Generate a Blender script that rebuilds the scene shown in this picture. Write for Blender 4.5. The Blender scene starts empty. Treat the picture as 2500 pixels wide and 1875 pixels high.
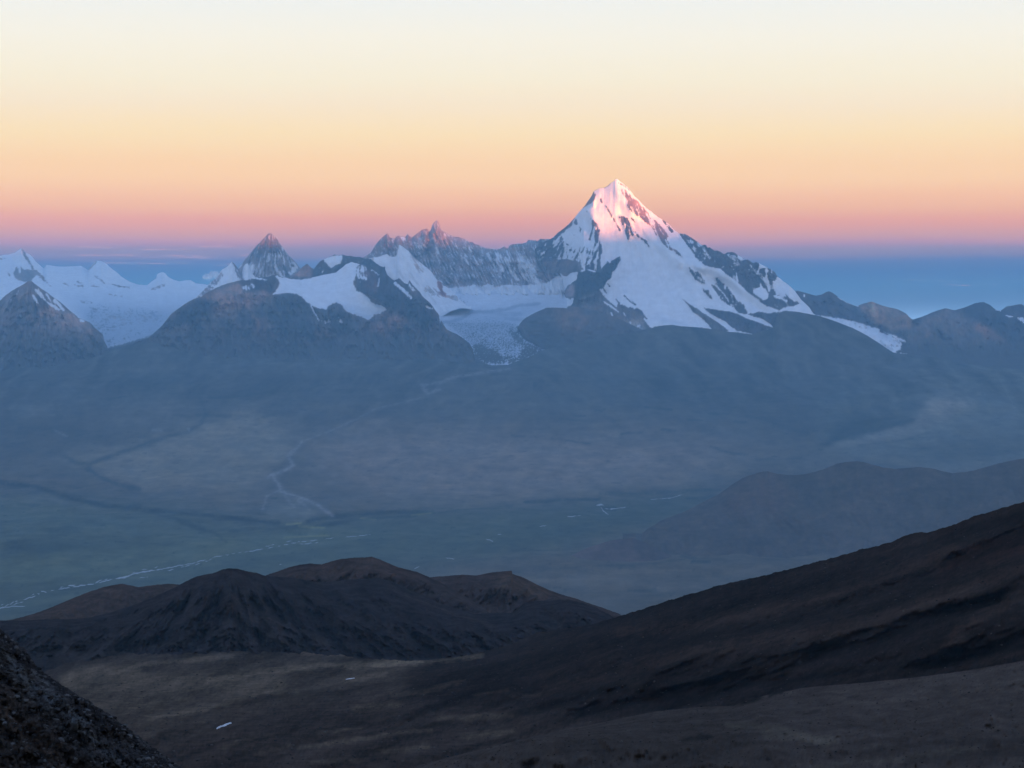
import bpy, math, random
import numpy as np

# ------------------------------------------------------------------ camera
SC = bpy.context.scene
F = 5880.0                      # focal length in photograph pixels (2500 x 1875)
CX, CY, EYE = 1250.0, 937.5, 780.0
PITCH = math.atan((CY - EYE) / F)
cam_d = bpy.data.cameras.new('camera')
cam_d.sensor_width = 36.0
cam_d.lens = 36.0 * F / 2500.0
cam_d.clip_start = 0.5
cam_d.clip_end = 300000.0
cam = bpy.data.objects.new('camera', cam_d)
SC.collection.objects.link(cam)
cam.location = (0, 0, 0)
cam.rotation_euler = (math.pi / 2 - PITCH, 0, 0)
SC.camera = cam

# ------------------------------------------------------------------ world, sun, exposure
EXPO = 3.6
SC.view_settings.view_transform = 'Standard'
SC.view_settings.look = 'None'
SC.view_settings.exposure = EXPO
SC.view_settings.gamma = 1.0
SC.view_settings.use_curve_mapping = False
SC.render.engine = 'CYCLES'
SC.cycles.use_denoising = True
SC.cycles.max_bounces = 6
SC.cycles.diffuse_bounces = 3
SC.cycles.volume_bounces = 1
SC.cycles.transparent_max_bounces = 16

def lin(c):
    c = c / 255.0
    return c / 12.92 if c <= 0.04045 else ((c + 0.055) / 1.055) ** 2.4

K_SKY = 2.0 ** (-EXPO)
# twilight sky by elevation (sine of it): dusk blue in the Earth's shadow, rose band, peach, cream, then blue overhead
SKY = [  # (sine of elevation, r, g, b)
    (0.00000, 0.467, 0.771, 1.239),
    (0.00765, 0.158, 0.301, 0.528),
    (0.01531, 0.103, 0.253, 0.475),
    (0.01956, 0.099, 0.207, 0.440),
    (0.02381, 0.165, 0.219, 0.429),
    (0.02636, 0.416, 0.268, 0.388),
    (0.02891, 0.480, 0.311, 0.386),
    (0.03146, 0.843, 0.333, 0.370),
    (0.03401, 1.079, 0.411, 0.270),
    (0.03741, 1.339, 0.429, 0.159),
    (0.04082, 1.531, 0.453, 0.084),
    (0.04592, 1.565, 0.649, 0.145),
    (0.05102, 1.558, 0.732, 0.214),
    (0.05782, 1.521, 0.867, 0.297),
    (0.06463, 1.432, 0.877, 0.340),
    (0.07653, 1.320, 0.972, 0.457),
    (0.08844, 1.209, 0.993, 0.645),
    (0.09864, 1.158, 1.042, 0.735),
    (0.11565, 1.102, 1.059, 0.867),
    (0.13265, 0.992, 1.033, 0.972),
    (0.20000, 0.680, 0.860, 1.110),
    (0.35000, 0.430, 0.630, 1.020),
    (0.65000, 0.310, 0.490, 0.890),
    (1.00000, 0.280, 0.440, 0.830),
]
world = bpy.data.worlds.new('World')
SC.world = world
world.use_nodes = True
nt = world.node_tree
nt.nodes.clear()
tc = nt.nodes.new('ShaderNodeTexCoord')
sep = nt.nodes.new('ShaderNodeSeparateXYZ')
nt.links.new(tc.outputs['Generated'], sep.inputs[0])
nmap = nt.nodes.new('ShaderNodeMapping'); nmap.inputs['Scale'].default_value = (5, 5, 60)
nt.links.new(tc.outputs['Generated'], nmap.inputs['Vector'])
nno = nt.nodes.new('ShaderNodeTexNoise'); nno.inputs['Scale'].default_value = 1.0; nno.inputs['Detail'].default_value = 4
nt.links.new(nmap.outputs[0], nno.inputs['Vector'])
nof = nt.nodes.new('ShaderNodeMath'); nof.operation = 'MULTIPLY_ADD'; nof.inputs[1].default_value = 0.005; nof.inputs[2].default_value = -0.0025
nt.links.new(nno.outputs['Fac'], nof.inputs[0])
zad = nt.nodes.new('ShaderNodeMath'); zad.operation = 'ADD'
nt.links.new(sep.outputs['Z'], zad.inputs[0]); nt.links.new(nof.outputs[0], zad.inputs[1])
mx = nt.nodes.new('ShaderNodeMath'); mx.operation = 'MAXIMUM'; mx.inputs[1].default_value = 0.0
nt.links.new(zad.outputs[0], mx.inputs[0])
sq = nt.nodes.new('ShaderNodeMath'); sq.operation = 'SQRT'
nt.links.new(mx.outputs[0], sq.inputs[0])
ramp = nt.nodes.new('ShaderNodeValToRGB')
cr = ramp.color_ramp
cr.interpolation = 'LINEAR'
while len(cr.elements) > 1:
    cr.elements.remove(cr.elements[-1])
cr.elements[0].position = 0.0
for i, (z, r, g, b) in enumerate(SKY):
    e = cr.elements[0] if i == 0 else cr.elements.new(math.sqrt(z))
    e.color = (r / 2, g / 2, b / 2, 1)
nt.links.new(sq.outputs[0], ramp.inputs['Fac'])
# the glow of the low sun, brightest round its azimuth (behind the camera)
vn = nt.nodes.new('ShaderNodeVectorMath'); vn.operation = 'DOT_PRODUCT'
vn.inputs[1].default_value = (math.sin(math.radians(18)), -math.cos(math.radians(18)), 0)
nt.links.new(tc.outputs['Generated'], vn.inputs[0])
g1 = nt.nodes.new('ShaderNodeMath'); g1.operation = 'MULTIPLY_ADD'; g1.inputs[1].default_value = .5; g1.inputs[2].default_value = .5
nt.links.new(vn.outputs['Value'], g1.inputs[0])
g2 = nt.nodes.new('ShaderNodeMath'); g2.operation = 'POWER'; g2.inputs[1].default_value = 4.0
nt.links.new(g1.outputs[0], g2.inputs[0])
g3 = nt.nodes.new('ShaderNodeMath'); g3.operation = 'MULTIPLY'; g3.inputs[1].default_value = -3.0
nt.links.new(mx.outputs[0], g3.inputs[0])
g4 = nt.nodes.new('ShaderNodeMath'); g4.operation = 'EXPONENT'
nt.links.new(g3.outputs[0], g4.inputs[0])
g5 = nt.nodes.new('ShaderNodeMath'); g5.operation = 'MULTIPLY'
nt.links.new(g2.outputs[0], g5.inputs[0]); nt.links.new(g4.outputs[0], g5.inputs[1])
gm = nt.nodes.new('ShaderNodeVectorMath'); gm.operation = 'SCALE'; gm.inputs[0].default_value = (0.62, 0.46, 0.34)
nt.links.new(g5.outputs[0], gm.inputs['Scale'])
ga = nt.nodes.new('ShaderNodeVectorMath'); ga.operation = 'ADD'
nt.links.new(ramp.outputs['Color'], ga.inputs[0]); nt.links.new(gm.outputs[0], ga.inputs[1])
bg = nt.nodes.new('ShaderNodeBackground')
bg.inputs['Strength'].default_value = K_SKY * 2
nt.links.new(ga.outputs[0], bg.inputs['Color'])
wo = nt.nodes.new('ShaderNodeOutputWorld')
nt.links.new(bg.outputs[0], wo.inputs['Surface'])

SUN_EL, SUN_AZ = math.radians(-0.3), math.radians(18.0)   # behind the camera, a little to the right, under eye level as at this height
sd = bpy.data.lights.new('sun', 'SUN')
sd.energy = 4.7
sd.angle = math.radians(0.55)
sd.color = (1.0, 0.27, 0.07)
sun = bpy.data.objects.new('sun', sd)
SC.collection.objects.link(sun)
sun.rotation_euler = (math.pi / 2 - SUN_EL, 0, SUN_AZ)

# ------------------------------------------------------------------ numeric helpers
def _hash(ix, iy, seed):
    h = (ix.astype(np.int64) * 374761393 + iy.astype(np.int64) * 668265263 + seed * 974711) & 0xFFFFFFFF
    h = ((h ^ (h >> 13)) * 1274126177) & 0xFFFFFFFF
    h = h ^ (h >> 16)
    return (h & 0xFFFFF).astype(np.float64) / 1048576.0

def perlin(x, y, seed=0):
    x0 = np.floor(x); y0 = np.floor(y)
    fx = x - x0; fy = y - y0
    u = fx * fx * fx * (fx * (fx * 6 - 15) + 10); v = fy * fy * fy * (fy * (fy * 6 - 15) + 10)
    def g(ox, oy):
        a = _hash(x0 + ox, y0 + oy, seed) * (2 * math.pi)
        return np.cos(a) * (fx - ox) + np.sin(a) * (fy - oy)
    a = g(0, 0); b = g(1, 0); c = g(0, 1); d = g(1, 1)
    return 1.5 * ((a + (b - a) * u) + ((c + (d - c) * u) - (a + (b - a) * u)) * v)

def fbm(x, y, octv=4, seed=0, gain=0.5):
    s = 0.0; a = 1.0; t = 0.0
    for o in range(octv):
        s = s + a * perlin(x * 2 ** o, y * 2 ** o, seed + 17 * o); t += a; a *= gain
    return s / t

def ridged(x, y, octv=4, seed=0, gain=0.5):
    s = 0.0; a = 1.0; t = 0.0
    for o in range(octv):
        n = 1.0 - np.abs(perlin(x * 2 ** o, y * 2 ** o, seed + 31 * o)) * 1.6
        s = s + a * n; t += a; a *= gain
    return s / t

def sstep(a, b, x):
    t = np.clip((x - a) / (b - a), 0, 1)
    return t * t * (3 - 2 * t)

def interp(spec, xs):
    if isinstance(spec, (int, float)):
        return np.full(xs.shape, float(spec))
    p = sorted(spec, key=lambda q: q[0])
    return np.interp(xs, [q[0] for q in p], [q[1] for q in p])

def pchip(vals, tq):
    v = np.asarray(vals); K = v.shape[0]
    d = np.diff(v, axis=0)
    m = np.zeros_like(v)
    m[0] = d[0]; m[-1] = d[-1]
    if K > 2:
        a, b = d[:-1], d[1:]
        with np.errstate(divide='ignore', invalid='ignore'):
            h = 2 * a * b / (a + b)
        m[1:-1] = np.where(a * b > 0, h, 0)
    out = []
    for t in tq:
        k = min(int(t), K - 2); s = t - k
        h00 = 2 * s ** 3 - 3 * s ** 2 + 1; h10 = s ** 3 - 2 * s ** 2 + s
        h01 = -2 * s ** 3 + 3 * s ** 2; h11 = s ** 3 - s ** 2
        out.append(h00 * v[k] + h10 * m[k] + h01 * v[k + 1] + h11 * m[k + 1])
    return np.array(out)

SP, CP = math.sin(PITCH), math.cos(PITCH)
def place(x, y, r):
    """photograph pixel + horizontal distance -> metres"""
    a = (x - CX) / F; b = (CY - y) / F
    dx = a; dy = CP + b * SP; dz = -SP + b * CP
    h = np.sqrt(dx * dx + dy * dy)
    return dx / h * r, dy / h * r, dz / h * r

def crop(ox, oy, s):
    return lambda *p: [(ox + q[0] / s, oy + q[1] / s) for q in p]
cA = crop(1350, 430, 5.53); cB = crop(1350, 600, 5.53); cC = crop(1650, 560, 5.53); cD = crop(1050, 560, 5.53)
cE = crop(850, 520, 5.53); cF = crop(600, 540, 5.53); cG = crop(0, 580, 5.53); cH = crop(1000, 680, 5.53)
c1 = crop(0, 500, 2.633); c2 = crop(400, 500, 2.633); c3 = crop(1200, 400, 2.765); c4 = crop(1800, 600, 3.16)
c5 = crop(0, 850, 1.7696); c6 = crop(1250, 850, 1.7696); c7 = crop(0, 1300, 1.7696); c8 = crop(1250, 1200, 1.7696)

def boxblur(a, r):
    r = int(r)
    if r < 1:
        return a
    for ax in (0, 1):
        for _ in range(2):
            pad = [(0, 0), (0, 0)]; pad[ax] = (r + 1, r)
            c = np.cumsum(np.pad(a, pad, mode='edge'), axis=ax)
            n = a.shape[ax]
            hi = np.take(c, np.arange(2 * r + 1, 2 * r + 1 + n), axis=ax)
            lo = np.take(c, np.arange(0, n), axis=ax)
            a = (hi - lo) / (2 * r + 1)
    return a

class Paint:
    """a map of what the ground is made of (snow cover, rock or soil colour, relief), laid over one landform"""
    def __init__(s, x0, y0, x1, y1, base):
        s.x0, s.y0 = int(x0), int(y0); s.w, s.h = int(x1 - x0), int(y1 - y0)
        base = np.atleast_1d(np.array(base, float))
        s.a = np.tile(base, (s.h, s.w, 1))
    def _mix(s, m, val, alpha):
        m = (m * alpha)[..., None]
        s.a = s.a * (1 - m) + np.atleast_1d(np.array(val, float)) * m
    def poly(s, pts, val, alpha=1.0, blur=1):
        m = np.zeros((s.h, s.w))
        px = np.array([p[0] - s.x0 for p in pts]); py = np.array([p[1] - s.y0 for p in pts])
        qx = np.roll(px, -1); qy = np.roll(py, -1)
        for row in range(max(0, int(py.min())), min(s.h, int(py.max()) + 1)):
            yy = row + 0.5
            c = ((py <= yy) & (qy > yy)) | ((qy <= yy) & (py > yy))
            if not c.any():
                continue
            xs = np.sort(px[c] + (yy - py[c]) / (qy[c] - py[c]) * (qx[c] - px[c]))
            for i in range(0, len(xs) - 1, 2):
                a, b = max(0, int(round(xs[i]))), min(s.w, int(round(xs[i + 1])))
                if b > a:
                    m[row, a:b] = 1
        s._mix(boxblur(m, blur), val, alpha)
        return s
    def stroke(s, pts, width, val, alpha=1.0, soft=0.5):
        m = np.zeros((s.h, s.w))
        for (xa, ya), (xb, yb) in zip(pts[:-1], pts[1:]):
            w = width * (1 + soft) + 2
            X0 = max(0, int(min(xa, xb) - w - s.x0)); X1 = min(s.w, int(max(xa, xb) + w - s.x0) + 1)
            Y0 = max(0, int(min(ya, yb) - w - s.y0)); Y1 = min(s.h, int(max(ya, yb) + w - s.y0) + 1)
            if X1 <= X0 or Y1 <= Y0:
                continue
            gx, gy = np.meshgrid(np.arange(X0, X1) + s.x0 + .5, np.arange(Y0, Y1) + s.y0 + .5)
            dx, dy = xb - xa, yb - ya
            L = dx * dx + dy * dy + 1e-6
            t = np.clip(((gx - xa) * dx + (gy - ya) * dy) / L, 0, 1)
            d = np.hypot(gx - xa - t * dx, gy - ya - t * dy)
            h = width / 2
            k = 1 - sstep(h * (1 - soft), h * (1 + soft) + .6, d)
            m[Y0:Y1, X0:X1] = np.maximum(m[Y0:Y1, X0:X1], k)
        s._mix(m, val, alpha)
        return s
    def get(s, X, Y):
        fx = np.clip(X - s.x0 - .5, 0, s.w - 1.001); fy = np.clip(Y - s.y0 - .5, 0, s.h - 1.001)
        ix = fx.astype(int); iy = fy.astype(int)
        ix = np.minimum(ix, s.w - 2); iy = np.minimum(iy, s.h - 2)
        tx = (fx - ix)[..., None]; ty = (fy - iy)[..., None]
        A = s.a
        o = (A[iy, ix] * (1 - tx) + A[iy, ix + 1] * tx) * (1 - ty) + (A[iy + 1, ix] * (1 - tx) + A[iy + 1, ix + 1] * tx) * ty
        return o[..., 0] if o.shape[-1] == 1 else o

# ------------------------------------------------------------------ materials
def terrain_mat(name, scale, var=0.25, bump=0.4, dist=2.0, rough=0.95, stretch=(1, 1, 1)):
    m = bpy.data.materials.new(name); m.use_nodes = True
    t = m.node_tree; b = t.nodes['Principled BSDF']
    b.inputs['Roughness'].default_value = rough
    b.inputs['Specular IOR Level'].default_value = 0.0
    at = t.nodes.new('ShaderNodeAttribute'); at.attribute_name = 'ground'
    co = t.nodes.new('ShaderNodeTexCoord')
    mp = t.nodes.new('ShaderNodeMapping'); mp.inputs['Scale'].default_value = stretch
    t.links.new(co.outputs['Object'], mp.inputs['Vector'])
    n1 = t.nodes.new('ShaderNodeTexNoise'); n1.inputs['Scale'].default_value = 1.0 / scale
    n1.inputs['Detail'].default_value = 7; n1.inputs['Roughness'].default_value = 0.68
    t.links.new(mp.outputs[0], n1.inputs['Vector'])
    mr = t.nodes.new('ShaderNodeMapRange')
    mr.inputs['From Min'].default_value = 0.28; mr.inputs['From Max'].default_value = 0.72
    mr.inputs['To Min'].default_value = 1 - var; mr.inputs['To Max'].default_value = 1 + var
    t.links.new(n1.outputs['Fac'], mr.inputs['Value'])
    vm = t.nodes.new('ShaderNodeVectorMath'); vm.operation = 'SCALE'
    t.links.new(at.outputs['Color'], vm.inputs[0]); t.links.new(mr.outputs[0], vm.inputs['Scale'])
    t.links.new(vm.outputs[0], b.inputs['Base Color'])
    bp = t.nodes.new('ShaderNodeBump'); bp.inputs['Strength'].default_value = bump; bp.inputs['Distance'].default_value = dist
    t.links.new(n1.outputs['Fac'], bp.inputs['Height'])
    t.links.new(bp.outputs[0], b.inputs['Normal'])
    return m
M_FAR = terrain_mat('mountain_rock_and_snow', 90, 0.09, 0.4, 14)
M_PLAIN = terrain_mat('plain_soil_and_turf', 110, 0.34, 0.5, 10, stretch=(1, 0.45, 1))
M_HILL = terrain_mat('hill_scree_and_turf', 16, 0.6, 0.7, 3)
M_NEAR = terrain_mat('slope_turf_and_stones', 9, 0.32, 0.5, 1.0)
M_CLOSE = terrain_mat('scree_slope', 1.6, 0.6, 0.9, 0.5)
M_GRND = terrain_mat('ground_soil', 160, 0.3, 0.3, 5)

# ------------------------------------------------------------------ mesh building
def grid_object(name, P, col, mat, label, cat, kind='structure', smooth=True):
    """P: rows x columns x 3, col: rows x columns x 3"""
    nr, nc = P.shape[:2]
    me = bpy.data.meshes.new(name)
    me.vertices.add(nr * nc)
    me.vertices.foreach_set('co', P.reshape(-1).astype(np.float32))
    i = (np.arange(nr - 1)[:, None] * nc + np.arange(nc - 1)[None, :]).reshape(-1)
    q = np.stack([i, i + 1, i + nc + 1, i + nc], 1).astype(np.int32)
    nq = len(q)
    me.loops.add(nq * 4); me.loops.foreach_set('vertex_index', q.reshape(-1))
    me.polygons.add(nq)
    me.polygons.foreach_set('loop_start', np.arange(0, nq * 4, 4, dtype=np.int32))
    me.polygons.foreach_set('use_smooth', np.full(nq, smooth))
    me.update(calc_edges=True)
    at = me.attributes.new('ground', 'FLOAT_COLOR', 'POINT')
    c4_ = np.concatenate([np.clip(col, 0.004, 0.95), np.ones((nr, nc, 1))], 2)
    at.data.foreach_set('color', c4_.reshape(-1).astype(np.float32))
    me.materials.append(mat)
    o = bpy.data.objects.new(name, me)
    SC.collection.objects.link(o)
    tag(o, label, cat, kind)
    return o

def tag(o, label, cat, kind=None, group=None):
    o['label'] = label; o['category'] = cat
    if kind: o['kind'] = kind
    if group: o['group'] = group
    return o

GRID = {}
def on_ground(name, x, y):
    """the point of a landform seen at a pixel"""
    xs, Y, P = GRID[name]
    i = int(np.argmin(np.abs(xs - x)))
    col = Y[:, i]
    k = int(np.argmin(np.abs(col - y)))
    k2 = k + 1 if (y < col[k] and k + 1 < len(col)) else max(k - 1, 0)
    t = 0 if k2 == k or abs(col[k2] - col[k]) < 1e-6 else np.clip((y - col[k]) / (col[k2] - col[k]), 0, 1)
    p = P[k, i] * (1 - t) + P[k2, i] * t
    q = P[k, min(i + 1, len(xs) - 1)] - P[k, i]
    return p + q * ((x - xs[i]) / max(1e-6, xs[min(i + 1, len(xs) - 1)] - xs[i]))

def landform(name, label, cat, x0, x1, step, lines, rows, mat, colour, relief=None, lift=None,
             jag=0.0, jagf=9.0, back=(0.7, 900), seed=1, crest_pts=True, k=1.0, ext=(0, 0)):
    """a slope through measured lines, given from its foot to its crest; each line is (pixel line, distance in metres)"""
    xs = np.arange(x0, x1 + step, step, dtype=float)
    # the landform goes on outside the frame, in coarser steps
    xs = np.concatenate([np.arange(xs[0] - ext[0], xs[0] - 1, 14), xs, np.arange(xs[-1] + 14, xs[-1] + ext[1], 14)])
    if crest_pts and not isinstance(lines[-1][0], (int, float)):
        # let columns fall on the crest's own corner points
        for (px, py) in lines[-1][0]:
            j = np.argmin(np.abs(xs - px))
            if abs(xs[j] - px) < step * .5:
                xs[j] = px
    V = [interp(l[0], xs) for l in lines]
    R = [interp(l[1], xs) * k for l in lines]
    if jag:
        n = np.zeros_like(xs)
        n = fbm(xs / jagf, xs * 0 + .5, 4, seed + 5, 0.6) * jag
        V[-1] = V[-1] + n
    for j in range(len(V) - 2, -1, -1):
        V[j] = np.maximum(V[j], V[j + 1] + 1.5)
    tq = []
    for j, n in enumerate(rows):
        tq += list(j + np.arange(n) / n)
    tq.append(len(lines) - 1 - 1e-9)
    Y = pchip(V, tq); Rr = pchip(R, tq)
    X = np.tile(xs, (len(tq), 1))
    T = np.tile(np.array(tq)[:, None] / (len(lines) - 1), (1, len(xs)))
    if relief is not None:
        Rr = Rr + relief(X, Y, T) * k
    px, py, pz = place(X, Y, Rr)
    if lift is not None:
        pz = pz + lift(px, py, T) * k
    P = np.stack([px, py, pz], 2)
    GRID[name] = (xs, Y, P)
    C = colour(X, Y, T)
    if back:
        sl, dist = back
        if not isinstance(dist, (int, float)):
            dist = interp(dist, xs)
        hx, hy, _ = place(xs, Y[-1], np.ones_like(xs))
        B = []
        for d in (0.02, 0.08, 0.25, 0.55, 1.0):
            d = d * dist * k
            w = fbm(px[-1] / 60 + d, py[-1] / 60, 3, seed + 9) * d * 0.12
            B.append(np.stack([px[-1] + hx * d, py[-1] + hy * d, pz[-1] - sl * d + w], 1))
        P = np.concatenate([P, np.array(B)], 0)
        C = np.concatenate([C, np.repeat(C[-1:], 5, 0)], 0)
    return grid_object(name, P, C, mat, label, cat)

SNOW = np.array((0.78, 0.80, 0.82))
def mountain_colour(snow, rock, streak, warp=2.2, wf=7.0, seed=3, w=0.13, var=0.22, snowcol=None, merge=(790, 866)):
    def f(X, Y, T):
        wx = fbm(X / wf, Y / wf, 3, seed) * warp; wy = fbm(X / wf + 40, Y / wf, 3, seed + 1) * warp
        m = snow.get(X + wx, Y + wy)
        st_ = streak(X, Y)
        mid = np.clip(4 * m * (1 - m), 0, 1)
        m = m + mid * (.30 * fbm(X / 26, Y / 17, 3, seed + 2) + .30 * fbm(X / 4.5, Y / 5, 3, seed + 6, .65))
        n = np.clip(0.5 + 1.15 * st_, 0.15, 0.85)
        s = sstep(n - w, n + w, m)[..., None]
        rc = np.minimum(np.power(rock.get(X + wx * 2, Y + wy * 2) / .09, 2.0) * .150, .42)
        rc = rc * np.clip(1 + (var + .35) * (.6 * fbm(X / 24, Y / 18, 4, seed + 8, .6) + .7 * st_ + 1.1 * (ridged((X + 12 * fbm(X / 50, Y / 50, 2, seed + 10)) / 34, Y / 70, 4, seed + 11, .6) - .55)), .25, 2.2)[..., None]
        rc = rc * (1 + fbm(X / 40, Y / 22, 3, seed + 9)[..., None] * np.array((.45, .12, -.15)))
        sc = (SNOW if snowcol is None else snowcol.get(X + wx, Y + wy)) * (1 + 0.10 * fbm(X / 19, Y / 12, 5, seed + 4)[..., None] + 0.07 * st_[..., None])
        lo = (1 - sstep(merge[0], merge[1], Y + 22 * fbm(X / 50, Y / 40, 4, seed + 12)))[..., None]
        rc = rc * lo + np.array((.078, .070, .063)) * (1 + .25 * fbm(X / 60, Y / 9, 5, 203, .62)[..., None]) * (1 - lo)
        return rc * (1 - s) + sc * s
    return f
def shear(k, fx, fy, seed):
    return lambda X, Y: fbm((X - k * Y) / fx, Y / fy, 4, seed, 0.6)
def fan(ax, ay, fa, fr, seed):
    def f(X, Y):
        a = np.arctan2(X - ax, np.maximum(Y - ay, 1) + 40); r = np.hypot(X - ax, Y - ay)
        return fbm(a * fa, r / fr, 4, seed, 0.6)
    return f

# ================================================================== far mountains
DARK = (0.050, 0.048, 0.050); BROWN = (0.105, 0.088, 0.078); MORAINE = (0.085, 0.076, 0.072); GRAN = (0.118, 0.108, 0.108)

# --- rock pyramid far behind
L = c2((300, 620), (420, 480), (490, 395), (540, 330), (600, 260), (650, 208), (668, 188), (680, 183), (700, 190), (730, 225),
       (760, 270), (800, 320), (850, 372), (880, 410), (900, 450), (960, 520))
sn = Paint(480, 550, 800, 740, 0.30)
sn.poly(c2((560, 340), (620, 230), (680, 180), (740, 230), (760, 280), (690, 300)), 0.12, 1, 8)
sn.poly(c2((500, 480), (560, 380), (600, 420), (600, 480)), 0.62, 1, 4)
sn.stroke(c2((720, 400), (760, 470)), 8, 0.8); sn.stroke(c2((820, 440), (850, 400)), 8, 0.75)
rk = Paint(480, 550, 800, 740, (0.108, 0.100, 0.10))
rk.poly(c2((590, 330), (620, 230), (680, 180), (740, 230), (800, 330)), (0.10, 0.085, 0.078), 1, 10)
st = fan(658, 540, 26, 26, 11)
landform('pyramid_peak', 'steep grey rock pyramid with thin snow streaks, left of the jagged wall', 'mountain', 480, 790, 1.6,
         [(760, 24400), (690, 24650), (L, 25100)], (30, 60), M_FAR,
         mountain_colour(sn, rk, st, seed=12, w=.2),
         relief=lambda X, Y, T: (-160 * fan(658, 555, 12, 90, 13)(X, Y) - 60 * fbm(X / 9, Y / 9, 3, 14)) * sstep(1.0, .9, T) - 120 * np.exp(-((X - 655) / 30) ** 2) * (1 - T),
         jag=2.2, jagf=5, back=(1.0, 900), seed=21)

# --- snow shoulder in front of the pyramid
L = c2((150, 640), (200, 602), (240, 565), (300, 500), (340, 468), (370, 420), (410, 395), (430, 372), (440, 365), (455, 380), (475, 405), (500, 440), (512, 400),
       (525, 380), (540, 375), (560, 430), (600, 480), (680, 520))
sn = Paint(440, 620, 680, 780, 1.0)
sn.poly(c2((435, 360), (450, 362), (480, 400), (510, 460), (530, 520), (500, 520), (470, 450)), 0.2, 1, 1)
sn.poly(c2((180, 620), (240, 565), (300, 500), (340, 468), (375, 420), (390, 440), (350, 500), (300, 560), (220, 620)), 0.35, 1, 1)
rk = Paint(440, 620, 680, 780, (0.11, 0.10, 0.10))
landform('snow_shoulder', 'small white snow shoulder with a dark rib below the grey rock pyramid', 'mountain', 445, 660, 1.6,
         [(770, 23800), (715, 24000), (L, 24400)], (24, 40), M_FAR, mountain_colour(sn, rk, shear(.5, 5, 16, 5), seed=15),
         relief=lambda X, Y, T: -70 * fbm(X / 22, Y / 40, 4, 16), jag=1.5, jagf=6, seed=22)

# --- snow range on the far left with its basin and glacier
L = cG((-500, 300), (-250, 270), (-50, 252), (0, 245), (120, 225), (200, 205), (240, 175), (285, 145), (320, 175), (370, 215), (400, 222), (430, 250), (480, 320), (560, 390),
       (590, 415), (610, 390), (628, 370), (700, 378), (800, 390), (900, 392), (1000, 385), (1100, 380), (1150, 415), (1190, 440), (1230, 390),
       (1270, 335), (1300, 312), (1370, 318), (1430, 345), (1500, 415), (1570, 460), (1640, 530), (1700, 565), (1780, 610), (1870, 635),
       (1990, 640), (2050, 590), (2120, 540)) + c1((1010, 445), (1040, 432), (1062, 440), (1080, 462), (1110, 480), (1150, 492), (1190, 485), (1225, 484), (1260, 505),
       (1330, 512), (1420, 505), (1600, 560))
sn = Paint(-150, 570, 620, 930, 1.0)
sn.poly(cG((180, 490), (210, 400), (270, 380), (300, 420), (400, 430), (450, 440), (500, 435), (560, 500), (640, 600), (740, 715), (660, 640), (560, 560), (500, 500),
           (440, 560), (420, 600), (330, 600), (230, 570)), 0.06, 1, 1)
sn.stroke(cG((255, 390), (270, 460)), 5, 0.9)
sn.poly(cG((285, 140), (320, 170), (380, 270), (430, 360), (470, 435), (430, 430), (380, 340), (320, 250), (295, 200)), 0.18, 1, 1)
sn.poly(cG((0, 275), (90, 270), (60, 295), (0, 300)), 0.3, 1, 1)
sn.poly(cG((1190, 440), (1300, 312), (1310, 330), (1230, 420), (1195, 445)), 0.2, 1, 0)
sn.stroke(cG((1290, 515), (1400, 610)), 5, 0.4); sn.stroke(cG((1520, 640), (1740, 680)), 5, 0.45)
sn.stroke(cG((2060, 700), (2212, 640)), 6, 0.4); sn.stroke(cG((110, 480), (130, 510)), 4, .3)
for k, (a, b) in enumerate((((1050, 590), (1110, 620)), ((1000, 640), (1120, 660)), ((1240, 650), (1330, 660)), ((1480, 770), (1640, 790)), ((1100, 860), (1240, 880)), ((830, 590), (980, 680)))):
    sn.stroke(cG(a, b), 5, 0.52)
# rubble on the lower glacier
sn.poly(cG((1180, 930), (1400, 900), (1700, 960), (2000, 960), (2212, 1000), (2212, 1120), (1900, 1180), (1500, 1280), (1350, 1330), (1200, 1150)), 0.62, 1, 7)
sn.poly(cG((1200, 1480), (1350, 1390), (1500, 1330), (1800, 1230), (2000, 1180), (2212, 1140), (2212, 1230), (2050, 1310), (1700, 1420), (1500, 1480), (1300, 1540)), 0.80, 1, 3)
sn.poly(cG((-600, 1380), (1000, 1380), (1350, 1300), (1200, 1480), (1300, 1545), (1000, 1620), (700, 1660), (-600, 1700)), 0.10, 1, 3)
sn.poly(cG((1250, 1545), (1700, 1425), (2060, 1310), (2400, 1200), (2400, 1900), (-600, 1900), (-600, 1640), (800, 1650)), 0.0, 1, 1)
ic = Paint(-150, 570, 620, 930, SNOW)
ic.poly(cG((900, 850), (1500, 850), (2212, 900), (2900, 900), (2900, 1400), (1100, 1600), (1100, 1100)), (0.36, 0.43, 0.51), 0.95, 16)
ic.poly(cG((700, 700), (1400, 700), (2900, 760), (2900, 950), (1000, 950)), (0.62, 0.68, 0.74), .7, 14)
rk = Paint(-150, 570, 620, 930, (0.115, 0.105, 0.10))
rk.poly(cG((900, 850), (1500, 880), (2900, 900), (2900, 1400), (1100, 1600)), (0.115, 0.12, 0.13), 0.9, 10)
def rel_range(X, Y, T):
    hi = sstep(.45, .8, T)
    return hi * (-170 * fbm(X / 38 - Y / 60, Y / 45, 4, 31) - 40 * ridged((X - .5 * Y) / 14, Y / 30, 3, 32)) + (1 - hi) * (-40 * fbm((X + 1.5 * Y) / 16, (Y - .5 * X) / 12, 4, 33)) * sstep(0, .2, T)
landform('snow_range', 'white snow range with a broad glacier basin on the far left', 'mountain', -120, 600, 1.7,
         [(930, 19600), (850, 20700), (765, 23800), (708, 27000), (L, 29500)], (28, 44, 34, 60), M_FAR,
         mountain_colour(sn, rk, lambda X, Y: fbm((X + 1.6 * Y) / 15, (Y - .4 * X) / 5, 4, 7, .65), seed=17, snowcol=ic),
         relief=rel_range, jag=1.2, jagf=8, back=(.7, 2500), ext=(500, 0), seed=23)

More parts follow.
